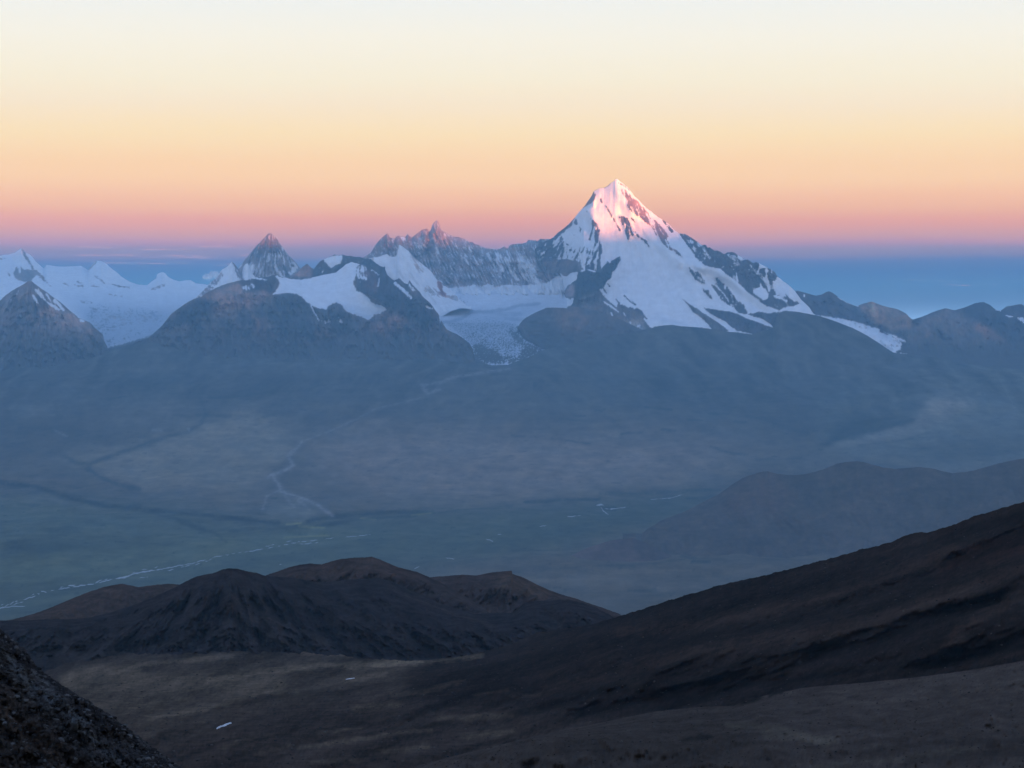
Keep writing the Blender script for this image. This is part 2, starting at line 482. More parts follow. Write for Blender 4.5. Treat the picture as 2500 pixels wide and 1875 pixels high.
# --- dark rock pyramid standing before it, left edge
L = cG((-900, 1000), (-500, 960), (-250, 940), (-50, 890), (0, 850), (100, 760), (200, 692), (300, 640), (350, 606), (385, 588), (430, 592), (480, 630), (560, 690), (640, 745), (700, 790), (770, 840), (850, 900),
       (920, 965), (1000, 1030), (1060, 1085), (1150, 1120), (1220, 1150), (1300, 1235), (1380, 1300), (1420, 1420), (1500, 1560))
sn = Paint(-200, 660, 320, 930, 0.06)
sn.poly(cG((460, 690), (520, 700), (570, 760), (640, 860), (720, 930), (690, 930), (600, 850), (520, 780)), 0.95, 1, 1)
sn.poly(cG((600, 740), (650, 770), (700, 860), (720, 900), (660, 840)), 0.9, 1, 1)
sn.poly(cG((400, 735), (470, 800), (520, 870), (560, 935), (500, 900), (440, 800)), 0.9, 1, 1)
sn.stroke(cG((700, 910), (790, 970)), 7, .85); sn.stroke(cG((740, 850), (860, 970)), 7, .85)
sn.poly(cG((1060, 1090), (1150, 1130), (1120, 1150), (1070, 1140)), 0.8, 1, 1)
sn.poly(cG((0, 780), (200, 690), (330, 700), (280, 800), (100, 850), (0, 900)), 0.24, 1, 6)
rk = Paint(-200, 660, 320, 930, (0.098, 0.088, 0.085))
rk.poly(cG((500, 980), (700, 900), (1050, 1090), (1300, 1250), (1200, 1350), (800, 1200)), (0.145, 0.115, 0.10), 0.8, 8)
rk.poly(cG((150, 1350), (700, 1360), (1100, 1450), (1000, 1560), (300, 1480)), (0.07, 0.066, 0.066), 0.7, 10)
rk.poly(cG((0, 1480), (700, 1500), (1200, 1480), (1100, 1620), (0, 1680)), (0.13, 0.12, 0.115), 0.6, 8)
landform('rock_pyramid', 'brown rock pyramid with slanting snow gullies at the left edge', 'mountain', -190, 290, 1.7,
         [(925, 19500), (885, 19900), (800, 20650), (L, 21400)], (16, 40, 60), M_FAR,
         mountain_colour(sn, rk, fan(68, 640, 20, 30, 9), seed=18, var=.5),
         relief=lambda X, Y, T: (-300 * fan(68, 650, 7, 120, 41)(X, Y) - 140 * fbm(X / 14, Y / 14, 4, 42)) * sstep(1.0, .85, T) - 150 * np.exp(-((X - 70 - (Y - 690) * .25) / 34) ** 2) * sstep(1, .8, T),
         jag=1.8, jagf=7, back=(.8, 1200), ext=(400, 0), seed=24)

# --- jagged rock wall with the pinnacle
L = cE((-200, 760), (0, 690), (100, 650), (200, 600), (260, 570), (320, 520), (345, 470), (370, 430), (400, 390), (430, 360), (460, 330), (500, 295), (522, 272), (545, 285), (560, 330), (600, 345), (622, 352),
       (640, 328), (660, 312), (682, 303), (720, 320), (780, 322), (792, 295), (803, 278), (830, 310), (850, 335), (900, 300), (940, 270), (980, 240), (1010, 213),
       (1030, 220), (1050, 212), (1080, 216), (1090, 255), (1110, 240), (1128, 190), (1142, 150), (1162, 120), (1185, 112), (1203, 95), (1225, 130), (1240, 190), (1260, 240),
       (1310, 265), (1370, 300), (1450, 320), (1530, 335), (1600, 370), (1640, 395), (1670, 388), (1720, 420), (1780, 440), (1840, 470), (1900, 485),
       (1960, 490), (2000, 500), (2050, 480), (2100, 460), (2130, 458), (2150, 485), (2180, 440), (2200, 430)) + \
    cD((1120, 200), (1180, 195), (1240, 192), (1300, 182), (1318, 150), (1330, 138), (1360, 152), (1400, 145), (1450, 155), (1480, 135), (1510, 128), (1600, 132), (1680, 115), (1760, 60), (1900, 40))
sn = Paint(800, 520, 1420, 760, 0.25)
sn.poly(cE((200, 620), (320, 500), (520, 260), (700, 290), (1000, 200), (1200, 80), (1300, 260), (1250, 380), (1100, 360), (900, 400), (700, 420), (500, 560)), 0.16, 1, 6)
sn.poly(cE((540, 330), (620, 350), (640, 400), (580, 400)), 0.65, 1, 2); sn.poly(cE((700, 320), (790, 330), (780, 380), (730, 370)), 0.75, 1, 2)
sn.poly(cE((850, 400), (950, 330), (980, 420), (900, 480)), 0.5, 1, 4)
for a, w, v in (([(900, 330), (930, 450), (970, 560)], 8, .85), ([(950, 350), (1010, 490), (1070, 640)], 3, .9), ([(1040, 290), (1080, 420)], 3, .9),
                ([(1020, 400), (1100, 560), (1180, 680)], 8, .85), ([(770, 330), (840, 440), (900, 560)], 6, .75), ([(460, 370), (520, 470)], 3, .85),
                ([(520, 220), (600, 390)], 3, .9), ([(600, 400), (650, 470)], 3, .8), ([(1200, 350), (1260, 450)], 7, .8), ([(70, 240), (110, 320)], 4, .8),
                ([(1190, 470), (1240, 590), (1300, 680)], 5, .8), ([(280, 130), (330, 230)], 3, .75)):
    sn.stroke(cD(*a), w, v, 0.9)
sn.poly(cD((1170, 370), (1280, 360), (1380, 460), (1420, 500), (1440, 620), (1500, 720), (1420, 740), (1350, 650), (1280, 590), (1230, 500)), 0.78, 1, 2)
sn.poly(cD((1440, 160), (1560, 130), (1680, 115), (1800, 100), (1820, 420), (1700, 420), (1620, 330), (1500, 260)), 0.22, 1, 2)
sn.stroke(cD((1580, 210), (1640, 300)), 8, .8); sn.stroke(cD((1500, 240), (1560, 330)), 5, .7)
sn.poly(cD((1400, 420), (1640, 430), (1800, 460), (2050, 460), (2000, 560), (1880, 630), (1790, 620), (1700, 640), (1560, 720), (1480, 650)), 0.12, 1, 3)
sn.poly(cD((-100, 860), (280, 790), (500, 775), (600, 745), (700, 775), (780, 735), (900, 775), (1050, 745), (1200, 765), (1400, 745), (1560, 725),
           (1650, 680), (1700, 630), (1800, 632), (1880, 620), (1960, 570), (2100, 570), (2100, 1000), (-100, 1000)), 1.0, 1, 1)
rk = Paint(800, 520, 1420, 760, GRAN)
rk.poly(cE((200, 620), (320, 500), (520, 260), (1000, 200), (1200, 80), (1300, 280), (1200, 360), (900, 380), (600, 520)), (0.124, 0.102, 0.095), 0.9, 8)
rk.poly(cD((1440, 160), (1560, 130), (1700, 100), (1840, 60), (1830, 420), (1700, 420), (1620, 330), (1500, 260)), (0.07, 0.066, 0.066), 1, 2)
rk.poly(cD((1500, 440), (1800, 460), (2050, 460), (2000, 560), (1880, 630), (1700, 640), (1500, 700)), (0.105, 0.092, 0.09), 1, 8)
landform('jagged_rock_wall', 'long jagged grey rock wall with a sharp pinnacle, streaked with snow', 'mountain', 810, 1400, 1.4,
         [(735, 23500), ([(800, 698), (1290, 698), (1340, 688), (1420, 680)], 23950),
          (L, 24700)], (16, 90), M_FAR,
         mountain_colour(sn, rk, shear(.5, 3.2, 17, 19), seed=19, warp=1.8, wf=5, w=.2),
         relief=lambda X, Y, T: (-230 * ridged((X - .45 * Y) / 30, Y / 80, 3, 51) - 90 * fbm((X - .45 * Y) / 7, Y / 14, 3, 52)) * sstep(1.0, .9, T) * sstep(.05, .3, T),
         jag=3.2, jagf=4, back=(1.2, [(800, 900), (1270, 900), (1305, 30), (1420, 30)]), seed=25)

# --- glacier between the wall and the main peak
sn = Paint(960, 640, 1520, 930, 0.97)
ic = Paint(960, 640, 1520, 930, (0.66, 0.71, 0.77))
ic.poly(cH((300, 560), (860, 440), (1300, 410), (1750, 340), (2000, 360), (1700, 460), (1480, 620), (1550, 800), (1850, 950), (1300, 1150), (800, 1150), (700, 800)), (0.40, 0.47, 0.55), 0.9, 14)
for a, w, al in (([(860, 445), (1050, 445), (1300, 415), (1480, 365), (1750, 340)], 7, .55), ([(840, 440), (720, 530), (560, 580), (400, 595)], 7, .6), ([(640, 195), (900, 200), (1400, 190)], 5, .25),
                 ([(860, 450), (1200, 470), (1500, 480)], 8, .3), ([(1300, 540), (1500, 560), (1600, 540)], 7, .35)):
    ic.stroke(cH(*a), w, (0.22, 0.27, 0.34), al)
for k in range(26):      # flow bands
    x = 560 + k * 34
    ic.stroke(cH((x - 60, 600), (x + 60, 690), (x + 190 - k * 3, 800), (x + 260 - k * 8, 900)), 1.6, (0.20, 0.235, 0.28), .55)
sn.poly(cH((500, 600), (1100, 560), (1500, 640), (1560, 780), (1500, 900), (1450, 1050), (880, 1080), (800, 880)), 0.66, 1, 8)
sn.poly(cH((880, 820), (1300, 830), (1520, 900), (1450, 1050), (1200, 1050), (900, 900)), 0.56, 1, 6)
sn.poly(cH((860, 890), (960, 880), (1080, 950), (1180, 980), (1250, 1060), (1440, 1050), (1250, 1130), (860, 1130)), 0.12, 1, 2)
sn.poly(cH((1320, 680), (1400, 700), (1480, 760), (1560, 850), (1850, 930), (1750, 1010), (1500, 900), (1400, 800)), 0.16, 1, 3)
sn.poly(cH((1500, 900), (1650, 930), (1830, 940), (1640, 1090), (1400, 1150), (900, 1170), (870, 1090), (1250, 1110), (1440, 1050), (1530, 950)), 0.20, 1, 4)
sn.poly(cH((1440, 640), (1480, 640), (1560, 760), (1860, 900), (1900, 960), (1700, 900), (1530, 810)), 0.0, 1, 1)
sn.poly(cE((1500, 1100), (1480, 1180), (1600, 1240), (1650, 1240), (1560, 1180)), 0.5, .6, 3)
rk = Paint(960, 640, 1520, 930, (0.085, 0.09, 0.098))
rk.poly(cH((860, 890), (1080, 950), (1250, 1060), (1440, 1050), (1640, 1090), (1400, 1170), (860, 1160)), (0.095, 0.10, 0.105), 1, 4)
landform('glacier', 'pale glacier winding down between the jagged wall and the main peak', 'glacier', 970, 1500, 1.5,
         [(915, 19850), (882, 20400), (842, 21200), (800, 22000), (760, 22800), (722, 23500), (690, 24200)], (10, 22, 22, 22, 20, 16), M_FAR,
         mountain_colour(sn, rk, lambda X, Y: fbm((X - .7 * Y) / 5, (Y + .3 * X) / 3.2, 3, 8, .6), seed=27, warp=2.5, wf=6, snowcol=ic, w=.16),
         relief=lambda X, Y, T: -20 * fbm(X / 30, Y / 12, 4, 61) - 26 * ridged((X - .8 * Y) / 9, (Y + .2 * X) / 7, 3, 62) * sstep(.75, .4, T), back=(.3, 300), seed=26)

# --- rock and snow knobs behind the ice cap
L = c2((720, 560), (760, 520), (800, 485), (830, 462), (880, 410), (905, 390), (922, 378), (945, 402), (962, 412), (985, 385), (1010, 360), (1040, 345), (1062, 335), (1080, 330), (1097, 317), (1110, 328), (1150, 323),
       (1200, 330), (1250, 335), (1300, 345), (1330, 348), (1400, 400))
sn = Paint(660, 600, 950, 740, 0.08)
sn.poly(cF((1060, 490), (1180, 465), (1300, 460), (1285, 570), (1220, 590), (1150, 640), (1110, 590), (1060, 550)), 0.98, 1, 1)
sn.poly(cF((1030, 660), (1060, 660), (1050, 700), (1030, 700)), .7, 1, 1)
rk = Paint(660, 600, 950, 740, (0.060, 0.056, 0.056))
rk.poly(cF((600, 760), (740, 640), (830, 575), (900, 620), (880, 760)), (0.13, 0.10, 0.088), 1, 3)
landform('rock_knobs', 'dark rock knobs with one snow patch behind the ice cap', 'mountain', 670, 940, 1.6,
         [(730, 22500), (690, 22700), (L, 23100)], (16, 40), M_FAR, mountain_colour(sn, rk, shear(.2, 5, 9, 6), seed=28, var=.4),
         relief=lambda X, Y, T: -60 * fbm(X / 14, Y / 14, 4, 71) * sstep(1, .85, T), jag=2.6, jagf=5, seed=27)

# --- snow face before the wall
L = cE((150, 660), (280, 612), (400, 592), (470, 572), (520, 552), (560, 585), (620, 592), (650, 570), (660, 500), (680, 445), (692, 428), (750, 462), (830, 530), (900, 610), (1000, 690), (1100, 770),
       (1150, 830), (1200, 900), (1260, 940), (1285, 980), (1330, 1000), (1400, 1060), (1425, 1105), (1465, 1115), (1482, 1150), (1540, 1200), (1620, 1260))
sn = Paint(860, 580, 1160, 790, 1.0)
sn.poly(cE((520, 550), (600, 440), (650, 400), (690, 420), (655, 570), (620, 600), (560, 590)), 0.15, 1, 1)
sn.poly(cE((820, 530), (880, 560), (960, 640), (1010, 740), (1080, 860), (1090, 890), (1030, 800), (980, 800), (960, 850), (900, 720), (860, 630)), 0.42, 1, 2)
sn.poly(cE((1200, 900), (1270, 950), (1280, 1050), (1330, 1110), (1480, 1110), (1480, 1190), (1380, 1160), (1290, 1130), (1240, 1090), (1200, 980)), 0.10, 1, 1)
sn.poly(cE((1290, 980), (1340, 1000), (1400, 1060), (1400, 1110), (1340, 1090)), .85, 1, 1)
sn.poly(cE((1040, 980), (1150, 1000), (1250, 1070), (1250, 1130), (1100, 1110), (1030, 1050)), 0.45, 1, 3)
sn.stroke(cE((330, 620), (360, 740)), 4, .3)
rk = Paint(860, 580, 1160, 790, (0.16, 0.14, 0.135))
rk.poly(cE((1200, 880), (1300, 950), (1330, 1140), (1220, 1110)), (0.12, 0.075, 0.065), 1, 3)
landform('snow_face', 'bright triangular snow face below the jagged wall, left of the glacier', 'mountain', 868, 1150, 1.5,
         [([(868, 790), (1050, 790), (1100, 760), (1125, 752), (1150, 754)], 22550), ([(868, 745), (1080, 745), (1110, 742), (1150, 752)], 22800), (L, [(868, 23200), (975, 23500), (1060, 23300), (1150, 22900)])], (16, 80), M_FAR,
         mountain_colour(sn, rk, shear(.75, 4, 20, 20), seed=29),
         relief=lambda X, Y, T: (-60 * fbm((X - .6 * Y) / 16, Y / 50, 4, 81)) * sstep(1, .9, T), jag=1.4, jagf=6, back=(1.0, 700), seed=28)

# --- brown massif with the ice cap
L = [(270, 875), (330, 836), (365, 823), (395, 796), (418, 766), (437, 752), (456, 739), (478, 728), (492, 724), (508, 712), (540, 697), (570, 688), (590, 684), (608, 682), (632, 676), (654, 676), (668, 671), (676, 671),
     (690, 676), (710, 680), (728, 682), (760, 678), (790, 671), (820, 665), (834, 655), (845, 645), (857, 640), (868, 642), (880, 646), (896, 648), (905, 652), (915, 662), (925, 671), (932, 658), (936, 655),
     (941, 660), (946, 672), (962, 685), (970, 682), (974, 679), (980, 684), (988, 692), (996, 694), (999, 684), (1007, 695), (1015, 703), (1024, 712), (1030, 722), (1038, 730), (1047, 737), (1056, 747), (1061, 756), (1068, 763), (1074, 773),
     (1077, 782), (1074, 790), (1090, 804), (1117, 817), (1135, 829), (1146, 838), (1154, 852), (1158, 870), (1162, 884), (1220, 905)]
sn = Paint(260, 630, 1230, 930, 0.03)
sn.poly(cF((400, 735), (450, 745), (560, 770), (720, 790), (870, 770), (980, 735), (1170, 690), (1270, 630), (1340, 560), (1430, 540), (1520, 560), (1570, 590), (1520, 590), (1490, 640), (1490, 740), (1450, 840),
           (1480, 920), (1580, 980), (1640, 1020), (1690, 1080), (1780, 1140), (1820, 1130), (1900, 1180), (1870, 1220), (1740, 1260), (1660, 1330), (1550, 1290), (1460, 1250), (1340, 1210), (1310, 1140), (1220, 1095),
           (1160, 1120), (1080, 1190), (980, 1170), (900, 1140), (840, 1100), (770, 1030), (700, 980), (600, 970), (460, 980), (350, 1000), (420, 930), (460, 850), (440, 790)), 1.0, 1, 1)
sn.poly(cF((1220, 1095), (1300, 1140), (1320, 1210), (1200, 1240), (1100, 1180)), 0.05, 1, 1)
sn.stroke(cF((880, 1140), (930, 1240), (990, 1340)), 2.4, .9); sn.poly(cF((1030, 1340), (1140, 1330), (1150, 1360), (1070, 1385)), .75, 1, 1)
sn.poly(cF((1210, 1260), (1300, 1300), (1310, 1360), (1250, 1370)), .55, 1, 2)
sn.poly(cF((1500, 600), (1600, 610), (1640, 660), (1640, 830), (1590, 760), (1560, 830), (1500, 740)), 0.62, 1, 2)
sn.stroke(cF((1810, 760), (1780, 880)), 4, .8); sn.stroke(cF((1700, 660), (1790, 720)), 5, .55)
sn.poly(cF((-60, 870), (80, 840), (150, 880), (80, 920), (-20, 930)), .6, 1, 2)
sn.stroke(cF((100, 760), (280, 790)), 3.5, .8); sn.stroke(cF((-60, 780), (60, 790)), 3, .7)
sn.stroke(cE((640, 950), (720, 1020), (850, 1140)), 6, .9); sn.stroke(cE((800, 930), (880, 1040)), 5, .75); sn.poly(cE((1050, 1230), (1150, 1290), (1100, 1300), (1050, 1270)), .8, 1, 1)
rk = Paint(260, 630, 1230, 930, (0.082, 0.073, 0.070))
rk.poly(c2((250, 590), (300, 560), (480, 495), (520, 540), (700, 470), (740, 520), (640, 620), (560, 660), (320, 740), (300, 640)), (0.138, 0.108, 0.094), 1, 8)
rk.poly(c2((480, 490), (560, 470), (720, 455), (745, 510), (690, 560), (600, 550), (520, 560)), (0.062, 0.055, 0.055), 1, 4)
rk.poly(c2((120, 680), (230, 600), (310, 620), (310, 700), (150, 760), (0, 800), (-60, 820)), (0.052, 0.05, 0.054), 1, 5)
rk.poly(c2((700, 600), (780, 572), (860, 575), (950, 660), (1000, 760), (960, 840), (700, 860), (560, 740)), (0.054, 0.055, 0.058), 0.8, 12)
rk.poly(c2((570, 740), (640, 720), (720, 800), (700, 880), (600, 840)), (0.125, 0.095, 0.082), 0.7, 8)
rk.poly(c2((950, 660), (1020, 650), (1150, 700), (1220, 740), (1180, 830), (1000, 800)), (0.064, 0.06, 0.058), 1, 6)
rk.poly(c2((1000, 780), (1080, 800), (1060, 900), (980, 900)), (0.14, 0.105, 0.088), 0.6, 10)
rk.poly(c2((1310, 740), (1450, 680), (1560, 720), (1520, 840), (1350, 840)), (0.132, 0.10, 0.09), 0.8, 10)
rk.poly(c2((1230, 400), (1330, 340), (1450, 450), (1700, 660), (1780, 740), (1700, 800), (1450, 660), (1240, 540)), (0.052, 0.05, 0.053), 0.9, 6)
rk.poly(c2((1260, 400), (1370, 440), (1380, 560), (1300, 560)), (0.10, 0.075, 0.072), 0.7, 5)
icp = Paint(260, 630, 1230, 930, SNOW)
icp.poly(cF((1340, 1130), (1900, 1180), (1660, 1330), (1400, 1240)), (0.62, 0.70, 0.78), .7, 6)
def rel_massif(X, Y, T):
    s = boxed_massif(X, Y)
    return ((1 - s) * (-420 * ridged((X - .1 * Y) / 46, Y / 80, 5, 91, .55) - 60 * fbm(X / 15, Y / 13, 4, 92)) + s * (-30 * fbm(X / 40, Y / 30, 3, 93))) * sstep(1, .92, T) * sstep(.05, .55, T) + bump_massif(X, Y) * sstep(1, .9, T)
_s = Paint(260, 630, 1230, 930, 0.0); _s.a = boxblur(np.array(sn.a[..., 0]), 3)[..., None]
boxed_massif = lambda X, Y: _s.get(X, Y)
_b = Paint(260, 630, 1230, 930, 0.0)
_b.poly(c2((600, 660), (680, 590), (780, 570), (860, 572), (950, 650), (1020, 760), (1000, 860), (600, 860)), -260, 1, 22)
_b.poly(c2((1230, 560), (1330, 380), (1450, 450), (1700, 640), (1800, 760), (1500, 780)), -160, 1, 14)
_b.poly(c2((50, 760), (200, 630), (310, 620), (300, 720)), -120, 1, 12)
bump_massif = lambda X, Y: _b.get(X, Y)
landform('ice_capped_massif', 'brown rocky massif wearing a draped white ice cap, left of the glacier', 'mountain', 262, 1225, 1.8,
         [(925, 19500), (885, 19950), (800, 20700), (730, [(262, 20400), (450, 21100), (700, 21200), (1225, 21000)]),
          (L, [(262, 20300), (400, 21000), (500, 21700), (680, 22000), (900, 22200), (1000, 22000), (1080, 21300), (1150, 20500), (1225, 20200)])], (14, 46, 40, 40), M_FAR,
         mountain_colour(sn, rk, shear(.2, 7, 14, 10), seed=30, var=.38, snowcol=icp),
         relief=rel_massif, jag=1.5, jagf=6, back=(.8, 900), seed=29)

# --- main peak
L = [(1240, 640), (1280, 612), (1310, 597)] + cA((-150, 900), (-60, 862), (0, 828), (30, 800), (70, 760), (150, 702), (230, 630), (300, 552), (340, 500), (380, 455), (430, 400), (470, 340), (520, 268), (553, 200), (580, 188), (630, 165), (690, 160),
       (740, 130), (770, 100), (810, 80), (838, 48), (858, 38), (880, 40), (900, 65), (960, 110), (1020, 160), (1060, 210), (1100, 270), (1150, 310), (1200, 370), (1260, 430), (1330, 480), (1400, 540), (1500, 600), (1580, 660),
       (1620, 710), (1700, 770)) + cC((130, 60), (190, 100), (250, 140), (300, 175), (350, 212), (385, 207), (405, 212), (430, 250), (455, 240), (475, 255), (520, 290), (560, 288), (600, 300), (655, 335), (690, 310), (760, 304), (800, 318), (830, 345), (880, 370),
       (910, 400), (935, 408), (950, 398), (1000, 425), (1050, 460), (1075, 440), (1120, 450), (1140, 470), (1220, 505), (1290, 545), (1340, 580), (1372, 635), (1450, 700), (1530, 760), (1590, 812), (1620, 850), (1668, 910), (1690, 950), (1740, 990),
       (1800, 1050), (1850, 1130), (1980, 1220))
X0, Y0, X1, Y1 = 1230, 420, 2020, 900
sn = Paint(X0, Y0, X1, Y1, 1.0)
bands = []
def rockpoly(p, v, blur=1):
    sn.poly(p, v, 1, blur); bands.append(p)
rockpoly(cA((553, 195), (582, 250), (560, 310), (550, 340), (470, 400), (385, 458), (430, 390), (480, 310), (530, 235)), 0.12)
rockpoly(cA((688, 162), (750, 108), (802, 80), (770, 125), (720, 155)), 0.15)
rockpoly(cA((925, 175), (990, 190), (1040, 240), (1080, 300), (1140, 330), (1200, 400), (1280, 490), (1320, 560), (1400, 610), (1470, 700), (1540, 760), (1572, 800), (1545, 860), (1600, 940), (1680, 1010), (1740, 1060),
            (1765, 1115), (1700, 1080), (1620, 1020), (1520, 950), (1440, 870), (1380, 780), (1320, 680), (1260, 640), (1180, 570), (1100, 520), (1040, 470), (1000, 390), (1010, 330), (960, 270), (935, 220)), 0.30)
rockpoly(cA((885, 540), (940, 540), (1000, 570), (1050, 640), (1100, 720), (1160, 790), (1200, 830), (1270, 870), (1300, 930), (1345, 995), (1280, 950), (1200, 860), (1120, 815), (1060, 800), (1010, 890), (985, 800), (960, 710), (930, 640), (905, 590)), 0.28)
sn.stroke(cA((645, 310), (662, 355)), 3.5, .15); sn.stroke(cA((710, 400), (760, 480), (830, 580)), 3.0, .2)
sn.stroke(cA((750, 470), (800, 560), (860, 650), (905, 735)), 3.0, .22); sn.stroke(cA((440, 445), (485, 525)), 2.5, .3); sn.stroke(cA((1060, 570), (1110, 620)), 2.5, .45)
sn.stroke(cA((1490, 600), (1540, 650), (1610, 745)), 6, .25); sn.stroke(cA((1110, 935), (1130, 955)), 2, .3); sn.stroke(cA((890, 95), (950, 120), (1040, 190)), 3, .45)
rockpoly(cA((480, 540), (530, 580), (600, 640), (630, 720), (635, 860), (655, 960), (672, 1030), (648, 1060), (655, 1250), (662, 1330), (420, 1310), (470, 1200), (520, 1080), (550, 960), (570, 880), (548, 780), (540, 690), (510, 600)), 0.20)
sn.stroke(cA((545, 700), (500, 850)), 4.5, .35); sn.stroke(cA((600, 920), (540, 1060), (420, 1290)), 4, .75); sn.stroke(cA((610, 1030), (570, 1180)), 3, .7)
rockpoly(cA((-700, 1000), (-150, 880), (-50, 850), (0, 820), (80, 745), (180, 670), (300, 545), (320, 600), (350, 660), (310, 660), (280, 640), (230, 700), (170, 720), (110, 800), (150, 860), (160, 940), (140, 1010), (150, 1100),
            (100, 1140), (-100, 1150), (-700, 1150)), 0.22)
sn.poly(cA((355, 680), (390, 720), (365, 770)), .2, 1, 0); sn.poly(cA((280, 790), (300, 790), (290, 810)), .2, 1, 0); sn.poly(cA((160, 890), (230, 940), (180, 930)), .25, 1, 0)
sn.poly(cA((160, 960), (330, 990), (520, 930), (550, 1000), (500, 1100), (430, 1250), (330, 1160), (200, 1120), (150, 1050)), 0.60, 1, 5)
sn.poly(cA((190, 980), (310, 1010), (330, 1040), (230, 1040)), 0.25, 1, 1); sn.poly(cA((440, 1010), (520, 1000), (500, 1060), (450, 1050)), 0.3, 1, 1)
rockpoly(cA((-700, 1150), (0, 1140), (150, 1120), (330, 1150), (420, 1260), (330, 1300), (250, 1310), (190, 1360), (140, 1340), (90, 1300), (0, 1340), (-700, 1500)), 0.05)
fin = cB((335, 350), (420, 345), (470, 320), (560, 345), (650, 335), (668, 295), (690, 270), (720, 240), (738, 208), (748, 222), (772, 234), (782, 220), (788, 195), (820, 182), (850, 165), (880, 155), (896, 140), (908, 160), (914, 200), (895, 225), (872, 260), (866, 295), (848, 300), (845, 325),
         (812, 345), (795, 370), (790, 430), (770, 452), (735, 470), (720, 500), (700, 530), (690, 560), (640, 600))
rockpoly(fin + cB((700, 690), (760, 745), (860, 815), (880, 770), (1000, 822), (1100, 832), (1180, 860), (1230, 920), (1230, 1000), (1280, 1060), (1330, 1120), (1340, 1700), (-700, 1700), (-700, 860),
         (130, 850), (250, 800), (290, 700), (230, 720), (130, 690), (160, 600), (200, 540), (320, 460)), 0.0, 0)
for a, w in (([(640, 595), (700, 670), (770, 735), (860, 812)], 4.5), ([(700, 560), (790, 680), (875, 770)], 2.5), ([(830, 680), (920, 745), (1020, 825)], 6), ([(950, 715), (1040, 780), (1100, 838)], 5),
             ([(695, 763), (780, 815), (885, 892)], 2.8), ([(780, 905), (802, 938)], 2.2), ([(950, 905), (985, 950)], 2.2), ([(470, 322), (570, 352)], 2.4), ([(105, 845), (190, 845)], 2)):
    sn.stroke(cB(*a), w, 1.0)
for a in (([(735, 510), (765, 550)]), ([(680, 580), (725, 640)]), ([(960, 670), (1010, 720), (1105, 805)]), ([(1070, 750), (1120, 800)]), ([(850, 720), (900, 775)])):
    sn.stroke(cB(*a), 2.4, .05)
sn.poly(cB((1230, 930), (1285, 990), (1260, 1000), (1225, 960)), 0.1, 1, 0)
sn.poly(cB((1000, 1060), (1060, 980), (1200, 1010), (1280, 1130), (1100, 1110)), 0.22, 1, 4)
sn.poly(cB((1320, 1120), (1380, 1090), (1440, 1085), (1500, 1075), (1580, 1070), (1660, 1080), (1750, 1095), (1900, 1100), (2040, 1110), (2140, 1132), (2300, 1200), (2300, 1700), (1000, 1700)), 0.0, 1, 0)
rockpoly(cC((30, 890), (90, 940), (200, 1020), (300, 1080), (400, 1150), (500, 1210), (600, 1280), (720, 1370), (600, 1385), (490, 1352), (440, 1290), (370, 1220), (300, 1160), (220, 1110), (180, 1040), (120, 970)), 0.0, 0)
rockpoly(cC((372, 1055), (430, 1065), (560, 1085), (720, 1110), (830, 1140), (950, 1200), (1100, 1250), (1200, 1290), (1312, 1325), (1050, 1424), (950, 1390), (830, 1370), (740, 1310), (680, 1250), (560, 1190), (450, 1130)), 0.0, 0)
rockpoly(cC((960, 1140), (1060, 1130), (1110, 1110), (1240, 1130), (1380, 1120), (1480, 1098), (1660, 1120), (1800, 1148), (2100, 1250), (1320, 1330), (1250, 1260), (1150, 1200), (1060, 1180)), 0.0, 0)
sn.poly(cC((480, 1352), (720, 1384), (840, 1390), (1035, 1426), (1320, 1330), (2200, 1250), (2200, 1900), (-400, 1900), (-400, 1330)), 0.0, 1, 0)
rockpoly(cC((178, 485), (200, 540), (280, 570), (340, 600), (380, 680), (400, 740), (330, 720), (250, 680), (210, 620), (185, 570)), 0.24)
rockpoly(cC((320, 780), (400, 800), (450, 830), (490, 900), (500, 950), (450, 920), (390, 860)), 0.2)
rockpoly(cC((420, 670), (470, 740), (520, 800), (560, 870), (620, 950), (700, 1010), (760, 1050), (850, 1120), (960, 1142), (960, 1080), (930, 1030), (850, 960), (780, 890), (720, 830), (690, 760), (660, 820), (650, 740), (600, 650), (560, 640),
            (520, 650), (540, 720), (510, 740), (470, 700)), 0.20)
sn.stroke(cC((540, 760), (640, 860), (710, 970)), 3.5, .75); sn.stroke(cC((930, 1030), (980, 1130)), 4, .9)
rockpoly(cC((0, 270), (60, 320), (105, 385), (60, 365), (10, 330)), 0.25)
rockpoly(cC((40, 40), (130, 40), (400, 190), (700, 280), (850, 330), (830, 380), (900, 420), (1000, 390), (1130, 460), (1120, 530), (1200, 520), (1250, 520), (1330, 560), (1375, 640), (1340, 690), (1300, 700), (1340, 760), (1380, 850),
            (1420, 900), (1480, 860), (1530, 930), (1560, 945), (1600, 980), (1640, 965), (1672, 1010), (1550, 1040), (1450, 1060), (1400, 1100), (1340, 1070), (1240, 1040), (1130, 980), (1050, 910), (960, 840), (880, 760), (800, 690),
            (700, 620), (600, 530), (480, 510), (400, 490), (330, 430), (270, 380), (200, 270), (130, 180), (80, 110)), 0.16, 0)
sn.poly(cC((130, 60), (260, 170), (420, 330), (460, 480), (390, 480), (330, 420), (270, 360), (150, 190)), 0.36, 1, 3)
sn.stroke(cC((1222, 540), (1222, 640), (1245, 740), (1258, 830)), 4.5, .95); sn.stroke(cC((1190, 650), (1210, 720)), 3, .8)
sn.poly(cC((1040, 830), (1090, 790), (1130, 785), (1140, 715), (1180, 790), (1220, 810), (1255, 880), (1240, 940), (1190, 960), (1110, 900), (1050, 860)), 1.0, 1, 0)
sn.stroke(cC((1320, 740), (1345, 800), (1370, 870)), 5, .9); sn.stroke(cC((1290, 540), (1300, 590)), 3, .7)
